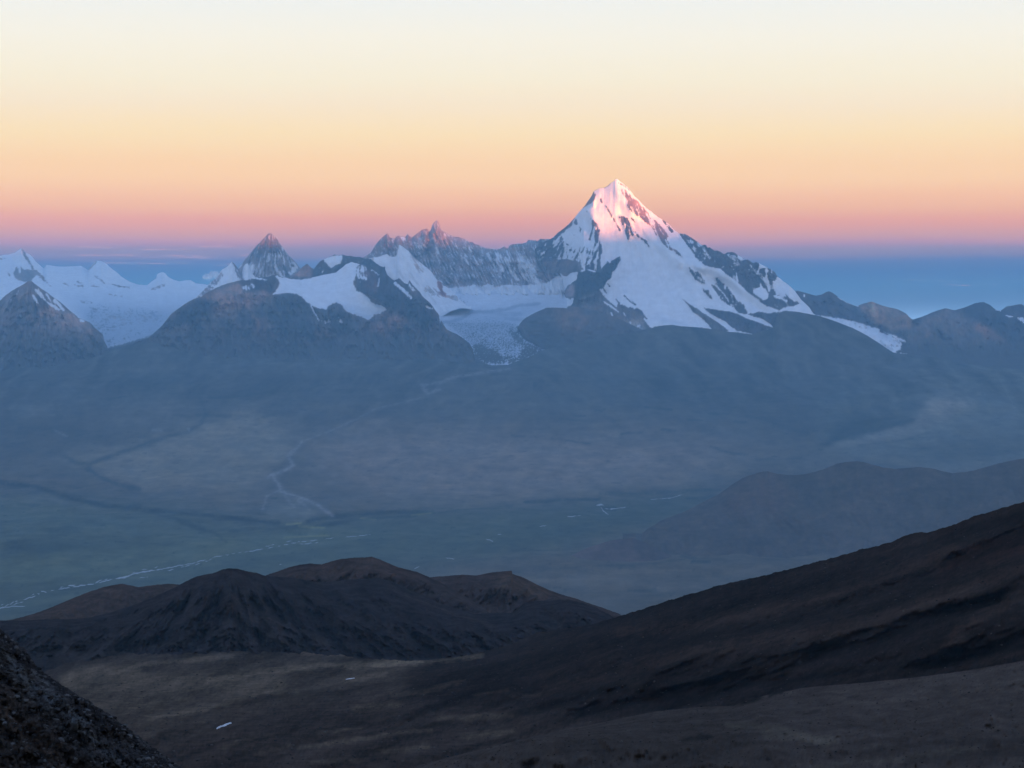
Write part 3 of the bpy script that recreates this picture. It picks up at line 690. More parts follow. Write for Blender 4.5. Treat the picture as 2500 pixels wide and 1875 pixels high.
sn.poly(cC((1310, 890), (1400, 895), (1450, 940), (1510, 950), (1500, 990), (1430, 940), (1340, 930)), 1.0, 1, 0)
sn.stroke(cC((812, 580), (835, 690)), 2.5, .8); sn.stroke(cC((720, 440), (780, 540)), 2, .55); sn.stroke(cC((700, 460), (620, 520)), 2, .5); sn.stroke(cC((1140, 490), (1100, 600)), 2.5, .55)
sn.poly(cC((828, 335), (905, 390), (880, 425), (845, 390)), 1, 1, 0); sn.poly(cC((1130, 455), (1225, 505), (1150, 512)), 1, 1, 0)
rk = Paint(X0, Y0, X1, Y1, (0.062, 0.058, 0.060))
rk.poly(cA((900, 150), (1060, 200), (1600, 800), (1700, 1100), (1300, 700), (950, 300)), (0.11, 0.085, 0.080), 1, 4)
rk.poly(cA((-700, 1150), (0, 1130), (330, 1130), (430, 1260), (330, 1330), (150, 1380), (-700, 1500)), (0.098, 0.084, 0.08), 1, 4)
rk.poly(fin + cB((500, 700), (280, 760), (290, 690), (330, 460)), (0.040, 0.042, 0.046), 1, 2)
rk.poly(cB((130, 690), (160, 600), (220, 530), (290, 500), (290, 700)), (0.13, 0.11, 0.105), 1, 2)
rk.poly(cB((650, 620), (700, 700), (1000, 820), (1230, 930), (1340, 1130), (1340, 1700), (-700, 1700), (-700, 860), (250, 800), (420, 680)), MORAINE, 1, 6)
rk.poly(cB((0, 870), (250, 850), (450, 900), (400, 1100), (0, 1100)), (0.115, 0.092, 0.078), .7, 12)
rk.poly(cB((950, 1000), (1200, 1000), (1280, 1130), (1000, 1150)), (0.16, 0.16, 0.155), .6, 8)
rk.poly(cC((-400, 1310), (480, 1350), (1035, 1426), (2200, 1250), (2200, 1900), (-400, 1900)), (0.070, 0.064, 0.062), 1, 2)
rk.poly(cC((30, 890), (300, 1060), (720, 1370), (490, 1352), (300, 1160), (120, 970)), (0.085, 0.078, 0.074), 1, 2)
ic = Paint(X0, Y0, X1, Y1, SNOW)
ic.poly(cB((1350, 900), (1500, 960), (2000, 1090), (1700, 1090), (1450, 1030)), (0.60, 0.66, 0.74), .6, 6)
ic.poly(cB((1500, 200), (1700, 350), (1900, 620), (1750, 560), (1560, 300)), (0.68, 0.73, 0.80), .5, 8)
rb = Paint(X0, Y0, X1, Y1, 0.0)
for p in bands[:13]:
    rb.poly(p, -55, 1, 3)
rb.poly(fin + cB((560, 700), (300, 760), (290, 690), (330, 460)), -230, 1, 2)
# ridges and hollows of the face
rb2 = Paint(X0, Y0, X1, Y1, 0.0)
rb2.stroke(cA((858, 40), (950, 250), (1080, 520), (1350, 820), (1700, 1150)), 26, -110, 1, 1.0)
rb2.stroke(cA((560, 200), (450, 440), (560, 660), (620, 900), (655, 1250)), 22, -150, 1, 1.0)
rb2.stroke(cC((180, 480), (500, 520), (700, 640), (1000, 860), (1350, 1080)), 24, -140, 1, 1.0)
rb2.poly(cA((650, 650), (850, 620), (1000, 900), (1300, 1100), (1700, 1500), (1500, 1700), (1000, 1500), (700, 1100)), 120, 1, 22)
rb2.poly(cA((300, 560), (470, 500), (540, 700), (540, 900), (300, 900), (170, 800)), 90, 1, 14)
_snb = Paint(X0, Y0, X1, Y1, 0.0); _snb.a = boxblur(np.array(sn.a[..., 0]), 2)[..., None]
stM = fan(1500, 380, 30, 34, 33)
def rel_main(X, Y, T):
    s = _snb.get(X, Y)
    top = sstep(1.0, .93, T) * sstep(0, .15, T)
    rough = -70 * fan(1500, 380, 22, 60, 101)(X, Y) - 45 * fbm(X / 6, Y / 7, 3, 102)
    soft = -(9 + 17 * sstep(520, 640, Y)) * fan(1500, 380, 14, 160, 103)(X, Y) - 10 * fbm(X / 26, Y / 22, 3, 104)
    return ((1 - s) * rough + s * soft + rb.get(X, Y) + rb2.get(X, Y)) * top
PKFOOT = [(1306, 612), (1320, 640), (1334, 664), (1346, 676), (1357, 678), (1368, 678)]
def foot(v, left=None):
    return ([p for p in PKFOOT] if left is None else [(1306, left + 300), (1368, left)]) + [(1377, v), (2100, v)]
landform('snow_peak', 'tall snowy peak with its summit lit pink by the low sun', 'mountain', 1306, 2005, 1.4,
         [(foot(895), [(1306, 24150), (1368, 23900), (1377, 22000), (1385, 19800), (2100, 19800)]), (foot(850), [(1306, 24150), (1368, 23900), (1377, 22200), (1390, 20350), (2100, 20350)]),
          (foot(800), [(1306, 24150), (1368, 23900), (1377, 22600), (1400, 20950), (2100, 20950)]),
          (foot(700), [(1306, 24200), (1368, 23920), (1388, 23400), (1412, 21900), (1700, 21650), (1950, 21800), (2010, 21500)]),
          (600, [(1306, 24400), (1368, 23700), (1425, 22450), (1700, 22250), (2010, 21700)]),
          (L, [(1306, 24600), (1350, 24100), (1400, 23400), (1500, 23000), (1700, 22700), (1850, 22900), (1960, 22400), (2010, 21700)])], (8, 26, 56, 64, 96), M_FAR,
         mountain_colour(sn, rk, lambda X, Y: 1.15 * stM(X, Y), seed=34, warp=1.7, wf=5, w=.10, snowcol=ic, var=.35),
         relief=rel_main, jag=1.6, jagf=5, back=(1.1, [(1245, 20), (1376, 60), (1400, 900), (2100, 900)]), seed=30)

# --- moraine hill between the glacier and the peak
L = [(1258, 812), (1264, 800), (1268, 792), (1276, 782), (1285, 775), (1307, 763), (1335, 751), (1360, 751), (1385, 752), (1400, 748), (1430, 752), (1470, 762), (1520, 782), (1570, 806), (1620, 850)]
sn = Paint(1225, 730, 1640, 920, 0.02)
rk = Paint(1225, 730, 1640, 920, (0.078, 0.070, 0.067))
rk.poly([(1340, 755), (1400, 750), (1450, 790), (1420, 830), (1350, 800)], (0.11, 0.088, 0.075), .7, 10)
landform('moraine_hill', 'dark rounded moraine hill at the foot of the snowy peak beside the glacier', 'hill', 1260, 1625, 2.0,
         [([(1258, 814), (1268, 803), (1282, 828), (1310, 842), (1334, 856), (1365, 890), (1400, 915)], [(1258, 21900), (1282, 21400), (1334, 20900), (1365, 20300), (1400, 19700)]), ([(1258, 813), (1268, 800), (1282, 815), (1310, 825), (1334, 838), (1365, 860), (1400, 875)], [(1258, 21950), (1282, 21600), (1334, 21050), (1365, 20400), (1400, 20050)]), (L, [(1258, 22000), (1307, 21900), (1340, 21500), (1372, 20950), (1400, 20850), (1620, 20450)])], (14, 40), M_FAR, mountain_colour(sn, rk, shear(.2, 8, 8, 13), seed=35, var=.25, merge=(752, 845)),
         relief=lambda X, Y, T: (-120 * fbm(X / 40, Y / 22, 4, 111)) * sstep(1, .85, T) * sstep(0, .2, T), jag=.8, jagf=8, back=(.5, 250), seed=31)

# --- brown ridge and hills on the right
L = c4((380, 420), (430, 365), (460, 345), (520, 360), (600, 385), (650, 375), (685, 358), (712, 351), (740, 365), (790, 405), (850, 440), (920, 466), (960, 450), (1000, 440), (1025, 431), (1045, 432), (1100, 455), (1170, 475), (1230, 485), (1300, 520), (1330, 552), (1352, 568),
       (1430, 545), (1520, 507), (1590, 484), (1612, 481), (1680, 498), (1750, 476), (1830, 445), (1870, 436), (1905, 435), (1950, 457), (2000, 497), (2030, 500), (2080, 465), (2130, 461), (2170, 450), (2190, 449), (2212, 462), (2400, 500), (2900, 480), (3200, 520))
X0, Y0, X1, Y1 = 1900, 690, 2720, 960
sn = Paint(X0, Y0, X1, Y1, 0.02)
sn.poly(c4((540, 515), (600, 533), (700, 543), (830, 568), (950, 598), (1080, 640), (1180, 678), (1260, 708), (1302, 742), (1262, 735), (1262, 790), (1215, 825), (1330, 838), (1100, 850), (800, 700), (540, 560)), 0.93, 1, 1)
sn.poly(c4((1170, 700), (1260, 735), (1265, 800), (1180, 800)), 0.80, 1, 3)
sn.stroke(c4((1100, 660), (1200, 700), (1260, 740)), 2.5, .3); sn.stroke(c4((850, 600), (1000, 640)), 4, .7)
sn.stroke(c4((780, 395), (850, 438), (930, 464)), 2.4, .95); sn.stroke(c4((515, 380), (518, 392)), 2.5, .9); sn.stroke(c4((1345, 552), (1380, 552)), 2.4, .9)
sn.poly(c4((2060, 530), (2130, 550), (2100, 556)), .9, 1, 0); sn.poly(c4((2150, 552), (2212, 555), (2212, 600), (2180, 575)), .9, 1, 1); sn.stroke(c4((2000, 495), (2035, 505)), 2.2, .8)
rk = Paint(X0, Y0, X1, Y1, (0.066, 0.062, 0.064))
rk.poly(c4((920, 465), (1030, 425), (1240, 480), (1350, 560), (1350, 640), (1200, 660), (1060, 600)), (0.125, 0.10, 0.082), .9, 5)
rk.poly(c4((1000, 440), (1030, 425), (1060, 440), (1070, 560), (1040, 520)), (0.19, 0.15, 0.12), .8, 3)
rk.poly(c4((1000, 425), (1080, 425), (1060, 450), (1020, 450)), (0.20, 0.10, 0.07), .9, 1)
rk.poly(c4((1300, 690), (1420, 560), (1610, 480), (1720, 500), (1850, 600), (2000, 680), (2100, 760), (1900, 820), (1500, 800), (1330, 780)), (0.098, 0.086, 0.080), .9, 6)
rk.poly(c4((1850, 580), (1960, 630), (2060, 700), (2090, 750), (1950, 720), (1820, 650)), (0.145, 0.10, 0.078), .8, 6)
rk.poly(c4((1700, 500), (1900, 430), (2212, 600), (2212, 760), (2080, 720), (1900, 600)), (0.050, 0.050, 0.055), .9, 6)
rk.poly(c4((1380, 830), (1700, 840), (2000, 880), (2212, 910), (2212, 960), (1700, 890)), (0.15, 0.145, 0.14), .8, 6)
landform('brown_ridge', 'low brown ridge with reddish tops on the right, a glacier tongue at its foot', 'mountain', 1915, 2700, 1.9,
         [(945, 19500), (895, [(1900, 20100), (2700, 19800)]), (845, 20900), (770, 22300), (L, [(1915, 22900), (2100, 23200), (2220, 23600), (2350, 23000), (2450, 24500), (2700, 24500)])], (10, 26, 36, 50), M_FAR,
         mountain_colour(sn, rk, shear(.8, 6, 12, 14), seed=36, var=.3),
         relief=lambda X, Y, T: (-330 * ridged((X - .5 * Y) / 60, Y / 70, 4, 121) - 110 * fbm(X / 12, Y / 12, 4, 122)) * sstep(1, .9, T) * sstep(.25, .6, T), jag=1.4, jagf=6, back=(.6, 1200), ext=(0, 500), seed=32)

# ================================================================== the wide plain
ptop = [(-400, 890), (-150, 896), (0, 892), (100, 887), (160, 876), (215, 866), (280, 850), (330, 838), (365, 834), (420, 842), (520, 858), (700, 866), (900, 868), (1080, 866), (1150, 880), (1200, 890), (1240, 890), (1290, 872), (1331, 852), (1400, 838), (1480, 822),
        (1550, 810), (1590, 801), (1612, 796), (1640, 793), (1666, 797), (1700, 799), (1737, 804), (1777, 810), (1836, 817), (1862, 808), (1887, 800), (1896, 772), (1905, 763), (1918, 759), (1950, 762), (1990, 769), (2020, 777), (2047, 787), (2080, 800),
        (2116, 818), (2150, 840), (2180, 860), (2218, 865), (2275, 871), (2340, 879), (2430, 890), (2500, 900), (2900, 915)]
X0, Y0, X1, Y1 = -220, 740, 2740, 1560
gc = Paint(X0, Y0, X1, Y1, (0.071, 0.065, 0.062))
gc.poly([(-220, 1040), (600, 1010), (1300, 1000), (2000, 1060), (2740, 1000), (2740, 1560), (-220, 1560)], (0.088, 0.074, 0.064), 1, 50)
gc.poly([(1250, 1050), (1700, 1060), (1850, 1090), (1650, 1180), (1250, 1220), (900, 1200), (720, 1120), (900, 1040)], (0.120, 0.096, 0.084), .8, 40)
gc.poly([(130, 1120), (480, 1030), (640, 990), (720, 1100), (600, 1200), (330, 1190)], (0.112, 0.095, 0.080), .8, 14)
gc.poly([(-220, 1200), (330, 1230), (700, 1270), (1250, 1240), (1750, 1200), (1700, 1260), (1400, 1330), (900, 1400), (-220, 1560)], (0.073, 0.075, 0.062), .8, 26)
gc.poly([(-220, 1380), (300, 1330), (800, 1290), (900, 1310), (300, 1400), (-220, 1440)], (0.090, 0.088, 0.068), .8, 14)
gc.poly([(2000, 960), (2500, 880), (2740, 900), (2740, 1140), (2200, 1150), (1990, 1100)], (0.085, 0.080, 0.074), .8, 26)
gc.poly(c6((1320, 440), (1500, 390), (1740, 330), (1780, 230), (1900, 200), (2000, 240), (1800, 350), (1500, 430)), (0.118, 0.100, 0.088), .7, 12)
DK = (0.020, 0.026, 0.026)
gd = Paint(X0, Y0, X1, Y1, 0.0); gg = Paint(X0, Y0, X1, Y1, 0.0)
for a, w, al in (([(0, 580), (150, 605), (280, 640), (450, 680), (600, 690), (750, 710), (900, 720), (1100, 740), (1200, 750)], 8, .75), ([(-200, 560), (0, 580), (120, 600)], 10, .6),
                 ([(380, 520), (430, 560), (500, 590), (560, 605), (600, 608)], 8, .7), ([(270, 460), (330, 495), (390, 500)], 10, .65), ([(400, 495), (560, 440), (700, 392), (820, 360), (870, 330), (890, 290)], 8, .65),
                 ([(300, 375), (500, 390), (640, 400)], 26, .35), ([(470, 220), (540, 211)], 4, .7), ([(900, 217), (1050, 208), (1180, 190)], 5, .6), ([(850, 292), (1000, 295)], 6, .55), ([(80, 342), (250, 347)], 6, .5),
                 ([(250, 290), (270, 300)], 6, .5), ([(1140, 300), (1185, 296)], 5, .6), ([(1330, 742), (1420, 726), (1550, 714), (1700, 705), (1870, 708)], 9, .8), ([(1370, 762), (1500, 747), (1700, 730), (1800, 726)], 6, .6), ([(1250, 790), (1320, 798)], 6, .5),
                 ([(1900, 712), (2060, 695), (2212, 680)], 5, .5), ([(80, 685), (170, 680)], 6, .5), ([(220, 792), (340, 780)], 16, .35), ([(40, 865), (250, 852)], 18, .35), ([(820, 760), (930, 790), (980, 838)], 5, .4), ([(600, 690), (760, 740), (880, 775)], 8, .5),
                 ([(1260, 235), (1280, 236)], 3, .6), ([(1300, 270), (1320, 272)], 4, .6), ([(750, 290), (820, 300)], 5, .4), ([(600, 280), (640, 286)], 4, .4), ([(1000, 780), (1200, 770), (1340, 768)], 6, .4),
                 ([(0, 90), (60, 70), (250, 50)], 8, .35), ([(840, 200), (880, 240), (885, 290)], 4, .4), ([(40, 830), (70, 835)], 5, .5), ([(1700, 560), (1950, 580)], 5, .2), ([(1500, 340), (1560, 300), (1600, 280)], 5, .5)):
    gd.stroke(c5(*a), w * 1.15, 1.0, min(1, al * 1.0), .9)
for a, w, al in (([(1330, 440), (1390, 398), (1550, 365), (1730, 322)], 10, .55), ([(1130, 340), (1280, 370)], 9, .45), ([(570, 263), (640, 268), (695, 272)], 4.5, .7), ([(850, 290), (935, 294)], 5, .6), ([(650, 352), (705, 356)], 5, .6),
                 ([(170, 390), (270, 402), (340, 411)], 3.5, .6), ([(860, 430), (930, 452), (1015, 466)], 5, .5), ([(210, 305), (330, 320)], 5, .4), ([(475, 370), (560, 368)], 4, .6), ([(270, 293), (320, 296)], 3.5, .6), ([(360, 270), (390, 278)], 4, .5),
                 ([(760, 315), (820, 318)], 4, .5), ([(1010, 305), (1080, 310), (1140, 330)], 5, .4), ([(0, 375), (60, 380)], 4, .5), ([(960, 325), (1010, 328)], 5, .5), ([(400, 300), (440, 325)], 8, .35),
                 ([(60, 662), (220, 655), (380, 650)], 6, .65), ([(380, 630), (600, 622), (900, 615)], 6, .5), ([(760, 652), (900, 646)], 8, .6), ([(0, 870), (200, 860)], 4, .4), ([(0, 967), (200, 960), (400, 950), (600, 940), (740, 920)], 3.5, .4),
                 ([(770, 882), (850, 875), (950, 868)], 8, .7), ([(780, 932), (850, 936)], 6, .7), ([(730, 900), (790, 915)], 7, .5), ([(500, 1052), (620, 1045)], 5, .6), ([(560, 1075), (700, 1065)], 7, .3), ([(870, 985), (940, 1000)], 9, .35),
                 ([(1050, 490), (1250, 480)], 5, .35), ([(1500, 430), (1650, 410), (1800, 370)], 5, .35), ([(1950, 170), (2050, 130)], 10, .25), ([(400, 690), (445, 690)], 7, .7), ([(900, 800), (1300, 790), (1700, 750)], 9, .35)):
    gd.stroke(c6(*a), w * 1.1, 1.0, min(1, al * 1.2), .8)
gc.poly(c6((1360, 410), (1370, 360), (1500, 300), (1740, 318), (1560, 365)), DK, .35, 8)
GRAVEL = (0.27, 0.255, 0.25)
for a, w, al in (([(1310, 405), (1280, 440), (1245, 470), (1270, 510), (1230, 530), (1170, 550), (1205, 580), (1215, 620)], 7, .55), ([(1215, 620), (1300, 650), (1360, 675), (1400, 700), (1435, 718)], 6, .6), ([(1200, 620), (1150, 645), (1135, 700)], 5, .4),
                 ([(1230, 640), (1270, 690)], 6, .3), ([(1290, 660), (1340, 700)], 6, .35), ([(1320, 400), (1420, 360), (1500, 330), (1620, 270), (1750, 240), (1830, 215)], 4, .3), ([(1820, 165), (1850, 200), (1900, 180)], 8, .5),
                 ([(1830, 165), (1900, 150), (1960, 128), (2100, 102), (2200, 86)], 6, .45), ([(1170, 550), (1160, 558)], 8, .3), ([(660, 352), (700, 356)], 5, .45), ([(240, 352), (290, 375)], 4, .35), ([(812, 350), (818, 360)], 4, .5)):
    gg.stroke(c5(*a), w * .9, 1.0, min(1, al * 1.15), .7); gg.stroke(c5(*a), w * 2.2, 1.0, al * .22, .9)
gc.poly(c5((1210, 610), (1440, 720), (1300, 735), (1130, 715)), (0.12, 0.115, 0.11), .4, 8)
for a, w, al in (([(1290, 762), (1400, 772)], 5, .5), ([(1560, 738), (1620, 742)], 4, .5), ([(1780, 722), (1860, 715)], 4, .6), ([(1230, 815), (1420, 805)], 5, .35), ([(1240, 752), (1300, 748)], 4, .5)):
    gc.stroke(c5(*a), w, (0.16, 0.15, 0.085), al, .7)
gl = Paint(X0, Y0, X1, Y1, 1.0)
for p, v, bl in ((c6((0, 160), (700, 60), (1300, 120), (1740, 250), (1730, 320), (1560, 365), (1330, 430), (1100, 330), (700, 250), (300, 210)), .86, 14),
                 (c5((420, 490), (560, 440), (700, 398), (850, 345), (1000, 302), (1300, 290), (1345, 390), (1250, 470), (1165, 550), (1130, 700), (900, 706), (700, 680), (600, 612), (470, 560)), 1.2, 4),
                 (c5((0, 606), (280, 655), (450, 694), (700, 728), (960, 812), (900, 870), (600, 885), (0, 945), (-300, 940), (-300, 590)), 1.16, 3), (c5((0, 830), (500, 800), (880, 860), (400, 900), (0, 930)), .88, 8),
                 (c5((0, 240), (240, 228), (252, 300), (420, 372), (262, 450), (0, 480), (-300, 460), (-300, 250)), .84, 4), (c5((30, 245), (230, 232), (240, 290), (60, 320)), 1.35, 3), (c5((480, 240), (800, 212), (870, 270), (700, 330), (480, 330)), 1.25, 6),
                 (c5((1450, 335), (1800, 300), (2212, 400)) + c6((300, 425), (900, 455), (1250, 472), (900, 560), (300, 640), (0, 668)) + c5((1500, 706), (1260, 610), (1280, 470)), 1.15, 6),
                 (c6((1330, 442), (1550, 380), (1745, 322), (1790, 230), (1990, 210), (2212, 260), (2212, 470), (1900, 535), (1500, 485)), 1.24, 3), (c6((1560, 470), (1900, 400), (2212, 370), (2212, 440), (1900, 500)), .86, 6),
                 (c6((0, 700), (380, 655), (900, 618), (760, 700), (500, 775), (0, 868)), .86, 6), (c6((0, 985), (300, 965), (620, 960), (600, 1010), (300, 1040), (0, 1030)), 1.2, 4), (c5((600, 130), (1200, 90), (1800, 140), (1700, 230), (1200, 250), (700, 200)), .88, 12)):
    gl.poly(p, v, .9, bl)
def plain_colour(X, Y, T):
    wx = fbm(X / 24, Y / 9, 3, 201) * 5; wy = fbm(X / 24 + 9, Y / 9, 3, 202) * 1.6
    c = np.power(gc.get(X + wx, Y + wy) / .08, 1.9) * np.array((.090, .100, .092))
    fan_ = ridged((X + 40 * fbm(X / 160, Y / 60, 3, 213) + np.where(X > 1300, -.9, .7) * (Y - 800)) / 70, Y / 90, 4, 214, .6) - .5
    nb = fbm(X / 9, Y / 4, 4, 207, .65); nl = fbm(X / 45, Y / 14, 3, 208)
    v = 1 + 1.0 * fan_ * sstep(1080, 900, Y) + .16 * fan_ + .26 * fbm(X / 60, Y / 9, 5, 203, .62) + .2 * fbm((X + 3 * Y) / 150, Y / 40, 3, 204)
    d = sstep(.30, .52, fbm(X / 34, Y / 4.5, 4, 205, .6)) * .45
    hue = fbm(X / 120, Y / 30, 3, 206)[..., None] * np.array((.13, .04, -.10))
    c = c * (v * (1 - d) * gl.get(X + wx * 1.5, Y + wy * 1.5))[..., None] * (1 + hue)
    a = (gd.get(X + wx * 1.6, Y + wy * 1.6) * np.clip(.9 + 1.0 * nb + .8 * nl, 0, 1))[..., None]
    c = c * (1 - a) + np.array((.022, .028, .026)) * a
    a = (gg.get(X + wx, Y + wy) * np.clip(.75 + 1.6 * nb, 0, 1))[..., None]
    return c * (1 - a) + np.array(GRAVEL) * a
def plain_lift(px, py, T):
    k = sstep(0.0, .25, T) * sstep(1.0, .92, T)
    return (40 * fbm(px / 2600, py / 3000, 3, 211) + 22 * fbm(px / 620, py / 900, 5, 212)) * (k * .75 + .1)
PLAIN_LINES = [(1560, 7290), (1500, 7920), (1380, 9500), (1280, 11400), (1200, 13550), (1100, 15350), (1000, 17000), (910, 18850), (ptop, 20300)]
landform('plain', 'wide brown plain with dark gullies and pale gravel beds below the mountains', 'plain', -210, 2730, 3.0, PLAIN_LINES, (6, 20, 30, 34, 46, 46, 40, 46), M_PLAIN,
         plain_colour, lift=plain_lift, jag=.8, jagf=20, back=(.25, 500), ext=(900, 900), seed=33)
def on_plain(x, y):
    """distance of the plain at a pixel"""
    xs = np.array([x], float)
    V = [interp(l[0], xs) for l in PLAIN_LINES]; R = [interp(l[1], xs) for l in PLAIN_LINES]
    for k in range(len(V) - 2, -1, -1):
        V[k] = np.maximum(V[k], V[k + 1] + 1.5)
    tq = np.linspace(0, len(V) - 1 - 1e-6, 500)
    Y = pchip(V, tq)[:, 0]; Rr = pchip(R, tq)[:, 0]
    i = int(np.argmin(np.abs(Y - y)))
    a, b, c = place(np.array([x]), np.array([Y[i]]), np.array([Rr[i]]))
    c = c + plain_lift(a, b, np.array([tq[i] / (len(V) - 1)]))
    return a[0], b[0], c[0]

# --- rivers on the plain
m_water = bpy.data.materials.new('river_water'); m_water.use_nodes = True
b = m_water.node_tree.nodes['Principled BSDF']
b.inputs['Base Color'].default_value = (0.17, 0.22, 0.25, 1); b.inputs['Roughness'].default_value = 0.45; b.inputs['Specular IOR Level'].default_value = 0.3
nz = m_water.node_tree.nodes.new('ShaderNodeTexNoise'); nz.inputs['Scale'].default_value = .02
bp = m_water.node_tree.nodes.new('ShaderNodeBump'); bp.inputs['Strength'].default_value = .1
m_water.node_tree.links.new(nz.outputs['Fac'], bp.inputs['Height']); m_water.node_tree.links.new(bp.outputs[0], b.inputs['Normal'])
def river(name, label, reaches, seed, thin=1.0):
    rng = random.Random(seed); vs, fs = [], []
    for pts, w in reaches:
        L = []
        for (xa, ya), (xb, yb) in zip(pts[:-1], pts[1:]):
            n = max(2, int(math.hypot(xb - xa, (yb - ya) * 2) / 5))
            L += [(xa + (xb - xa) * k / n, ya + (yb - ya) * k / n) for k in range(n)]
        L.append(pts[-1])
        base = len(vs)
        for k, (x, y) in enumerate(L):
            y = y + .9 * math.sin(k * 1.7 + seed) * .6 + rng.uniform(-.5, .5)
            t = k / max(1, len(L) - 1)
            ww = w * thin * (0.25 + 0.75 * math.sin(math.pi * min(1, max(0, t * .94 + .03)))) * rng.uniform(.5, 1.3)
            a = on_plain(x, y + ww / 2); c = on_plain(x, y - ww / 2)
            vs += [(a[0], a[1], a[2] + 2.5), (c[0], c[1], c[2] + 2.5)]
        for k in range(len(L) - 1):
            i = base + 2 * k
            fs.append((i, i + 2, i + 3, i + 1))
    me = bpy.data.meshes.new(name); me.from_pydata(vs, [], fs); me.materials.append(m_water); me.update()
    o = bpy.data.objects.new(name, me); SC.collection.objects.link(o)
    tag(o, label, 'river', 'structure')
_main = c5((-200, 1180), (-60, 1135), (0, 1112), (40, 1092), (70, 1080), (110, 1072), (165, 1058), (178, 1042), (200, 1046), (260, 1032), (330, 1020), (400, 1012), (470, 996), (520, 986), (565, 968), (610, 955), (700, 941), (770, 931), (830, 922), (880, 912), (935, 900),
           (1000, 892), (1090, 880), (1130, 872), (1190, 861), (1290, 842), (1400, 834), (1450, 826), (1500, 815), (1600, 806))
_rr = random.Random(12)
_reach = []
for a_, b_i, w in ((0, 8, 2.4), (7, 14, 2.2), (13, 17, 2.8), (16, 21, 1.7), (21, 24, 1.4), (24, 27, 1.2), (27, 30, 1.2)):   # the main channel narrows up the plain
    _reach.append((_main[a_:b_i + 1], w))
for k in range(0, len(_main) - 3, 1):                # braids beside it
    if _rr.random() < .6:
        d = _rr.choice((-1, 1)) * _rr.uniform(2.5, 6)
        _reach.append(([(x + _rr.uniform(-6, 6), y + d + _rr.uniform(-.6, .6)) for x, y in _main[k:k + 2]], _rr.uniform(.7, 1.5)))
_reach += [(c5((0, 1108), (50, 1102), (110, 1100)), 2.2), (c5((270, 1099), (282, 1094), (292, 1088)), 2.6), (c5((345, 1082), (370, 1072)), 1.8), (c5((600, 985), (640, 980)), 1.4), (c5((500, 990), (540, 982), (570, 966)), 4.0)]
river('river', 'pale braided river crossing the plain behind the dark hills', _reach, 3)
river('stream', 'short bright stream pools on the right of the plain', [
    (c6((365, 680), (385, 676), (400, 684)), 4.2), (c6((385, 688), (398, 700), (420, 712)), 3.2), (c6((400, 692), (440, 693), (490, 685)), 3.0), (c6((240, 726), (300, 719)), 2.4), (c6((600, 657), (680, 648), (745, 630)), 2.6),
    (c6((100, 775), (150, 765)), 2.0), (c5((1915, 905), (1940, 912), (1962, 917)), 2.6), (c5((1788, 948), (1822, 934)), 2.4), (c5((2090, 820), (2130, 832)), 2.2), (c5((2150, 805), (2180, 800)), 2.0), (c5((1205, 935), (1218, 930)), 2.0)], 5, 0.6)

# --- hills rising from the plain on the right
def hill_colour(p, seed, f=16, v=.3, st=None, tone=(.82, .75, .68)):
    def c(X, Y, T):
        wx = fbm(X / f, Y / f * 1.5, 3, seed) * 7; wy = fbm(X / f + 7, Y / f * 1.5, 3, seed + 1) * 3.5
        n = fbm(X / (f * 1.2), Y / (f * .5), 5, seed + 2, .62)
        if st is not None:
            n = n * .9 + st(X, Y) * .5
        return p.get(X + wx, Y + wy) * np.array(tone) * (1 + v * n)[..., None]
    return c
L = c6((560, 800), (640, 745), (740, 708), (830, 664), (900, 625), (960, 582), (1000, 560), (1040, 545), (1085, 532), (1105, 532), (1150, 544), (1200, 550), (1260, 545), (1340, 525), (1400, 502), (1440, 492), (1490, 489), (1515, 491), (1600, 515), (1650, 522), (1700, 518), (1760, 512),
       (1810, 517), (1900, 540), (1950, 537), (2000, 527), (2100, 497), (2212, 476), (2400, 440), (2650, 420))
hp = Paint(1500, 1080, 2760, 1480, (0.070, 0.064, 0.058))
hp.poly(c6((900, 640), (1080, 540), (1160, 560), (1250, 640), (1150, 720), (900, 730)), (0.088, 0.070, 0.062), .7, 14)
hp.poly(c6((1160, 560), (1250, 545), (1400, 600), (1350, 700), (1250, 660)), (0.050, 0.050, 0.048), .6, 14)
hp.poly(c6((1600, 560), (1900, 560), (2212, 520), (2212, 640), (1800, 700)), (0.058, 0.056, 0.052), .6, 16)
hp.stroke(c6((1370, 610), (1440, 600)), 10, (0.03, 0.034, 0.034), .6, .8); hp.stroke(c6((1350, 720), (1550, 650), (1750, 590)), 12, (0.088, 0.078, 0.066), .5, .9)
landform('low_hills', 'low dark humped hills rising from the right of the plain', 'hill', 1520, 2745, 3.2,
         [(1440, 9000), (1375, [(1500, 9800), (2000, 9780), (2500, 9600), (2750, 9400)]), (1290, [(1500, 10700), (1900, 10300), (2500, 9900), (2750, 9600)]), (L, [(1520, 11100), (1800, 11100), (2100, 11000), (2500, 10600), (2750, 10300)])], (8, 30, 50), M_PLAIN,
         hill_colour(hp, 221, 20, .55, shear(.5, 60, 50, 226), tone=(1.2, 1.0, .82)), relief=lambda X, Y, T: -150 * ridged((X - .3 * Y) / 120, Y / 140, 3, 222) * sstep(1, .85, T) * sstep(.1, .5, T),
         lift=lambda a, b_, T: 3 * fbm(a / 160, b_ / 160, 4, 223) * sstep(0, .3, T), jag=1.6, jagf=12, back=(.35, 700), ext=(0, 900), seed=34)
L = c6((120, 960), (230, 905), (330, 862), (400, 838), (440, 828), (520, 821), (580, 840), (650, 880), (730, 908), (860, 960))
hp2 = Paint(1290, 1290, 1760, 1460, (0.082, 0.068, 0.062)); hp2.poly(c6((500, 815), (560, 820), (740, 905), (640, 940), (540, 900)), (0.05, 0.048, 0.046), .6, 10)
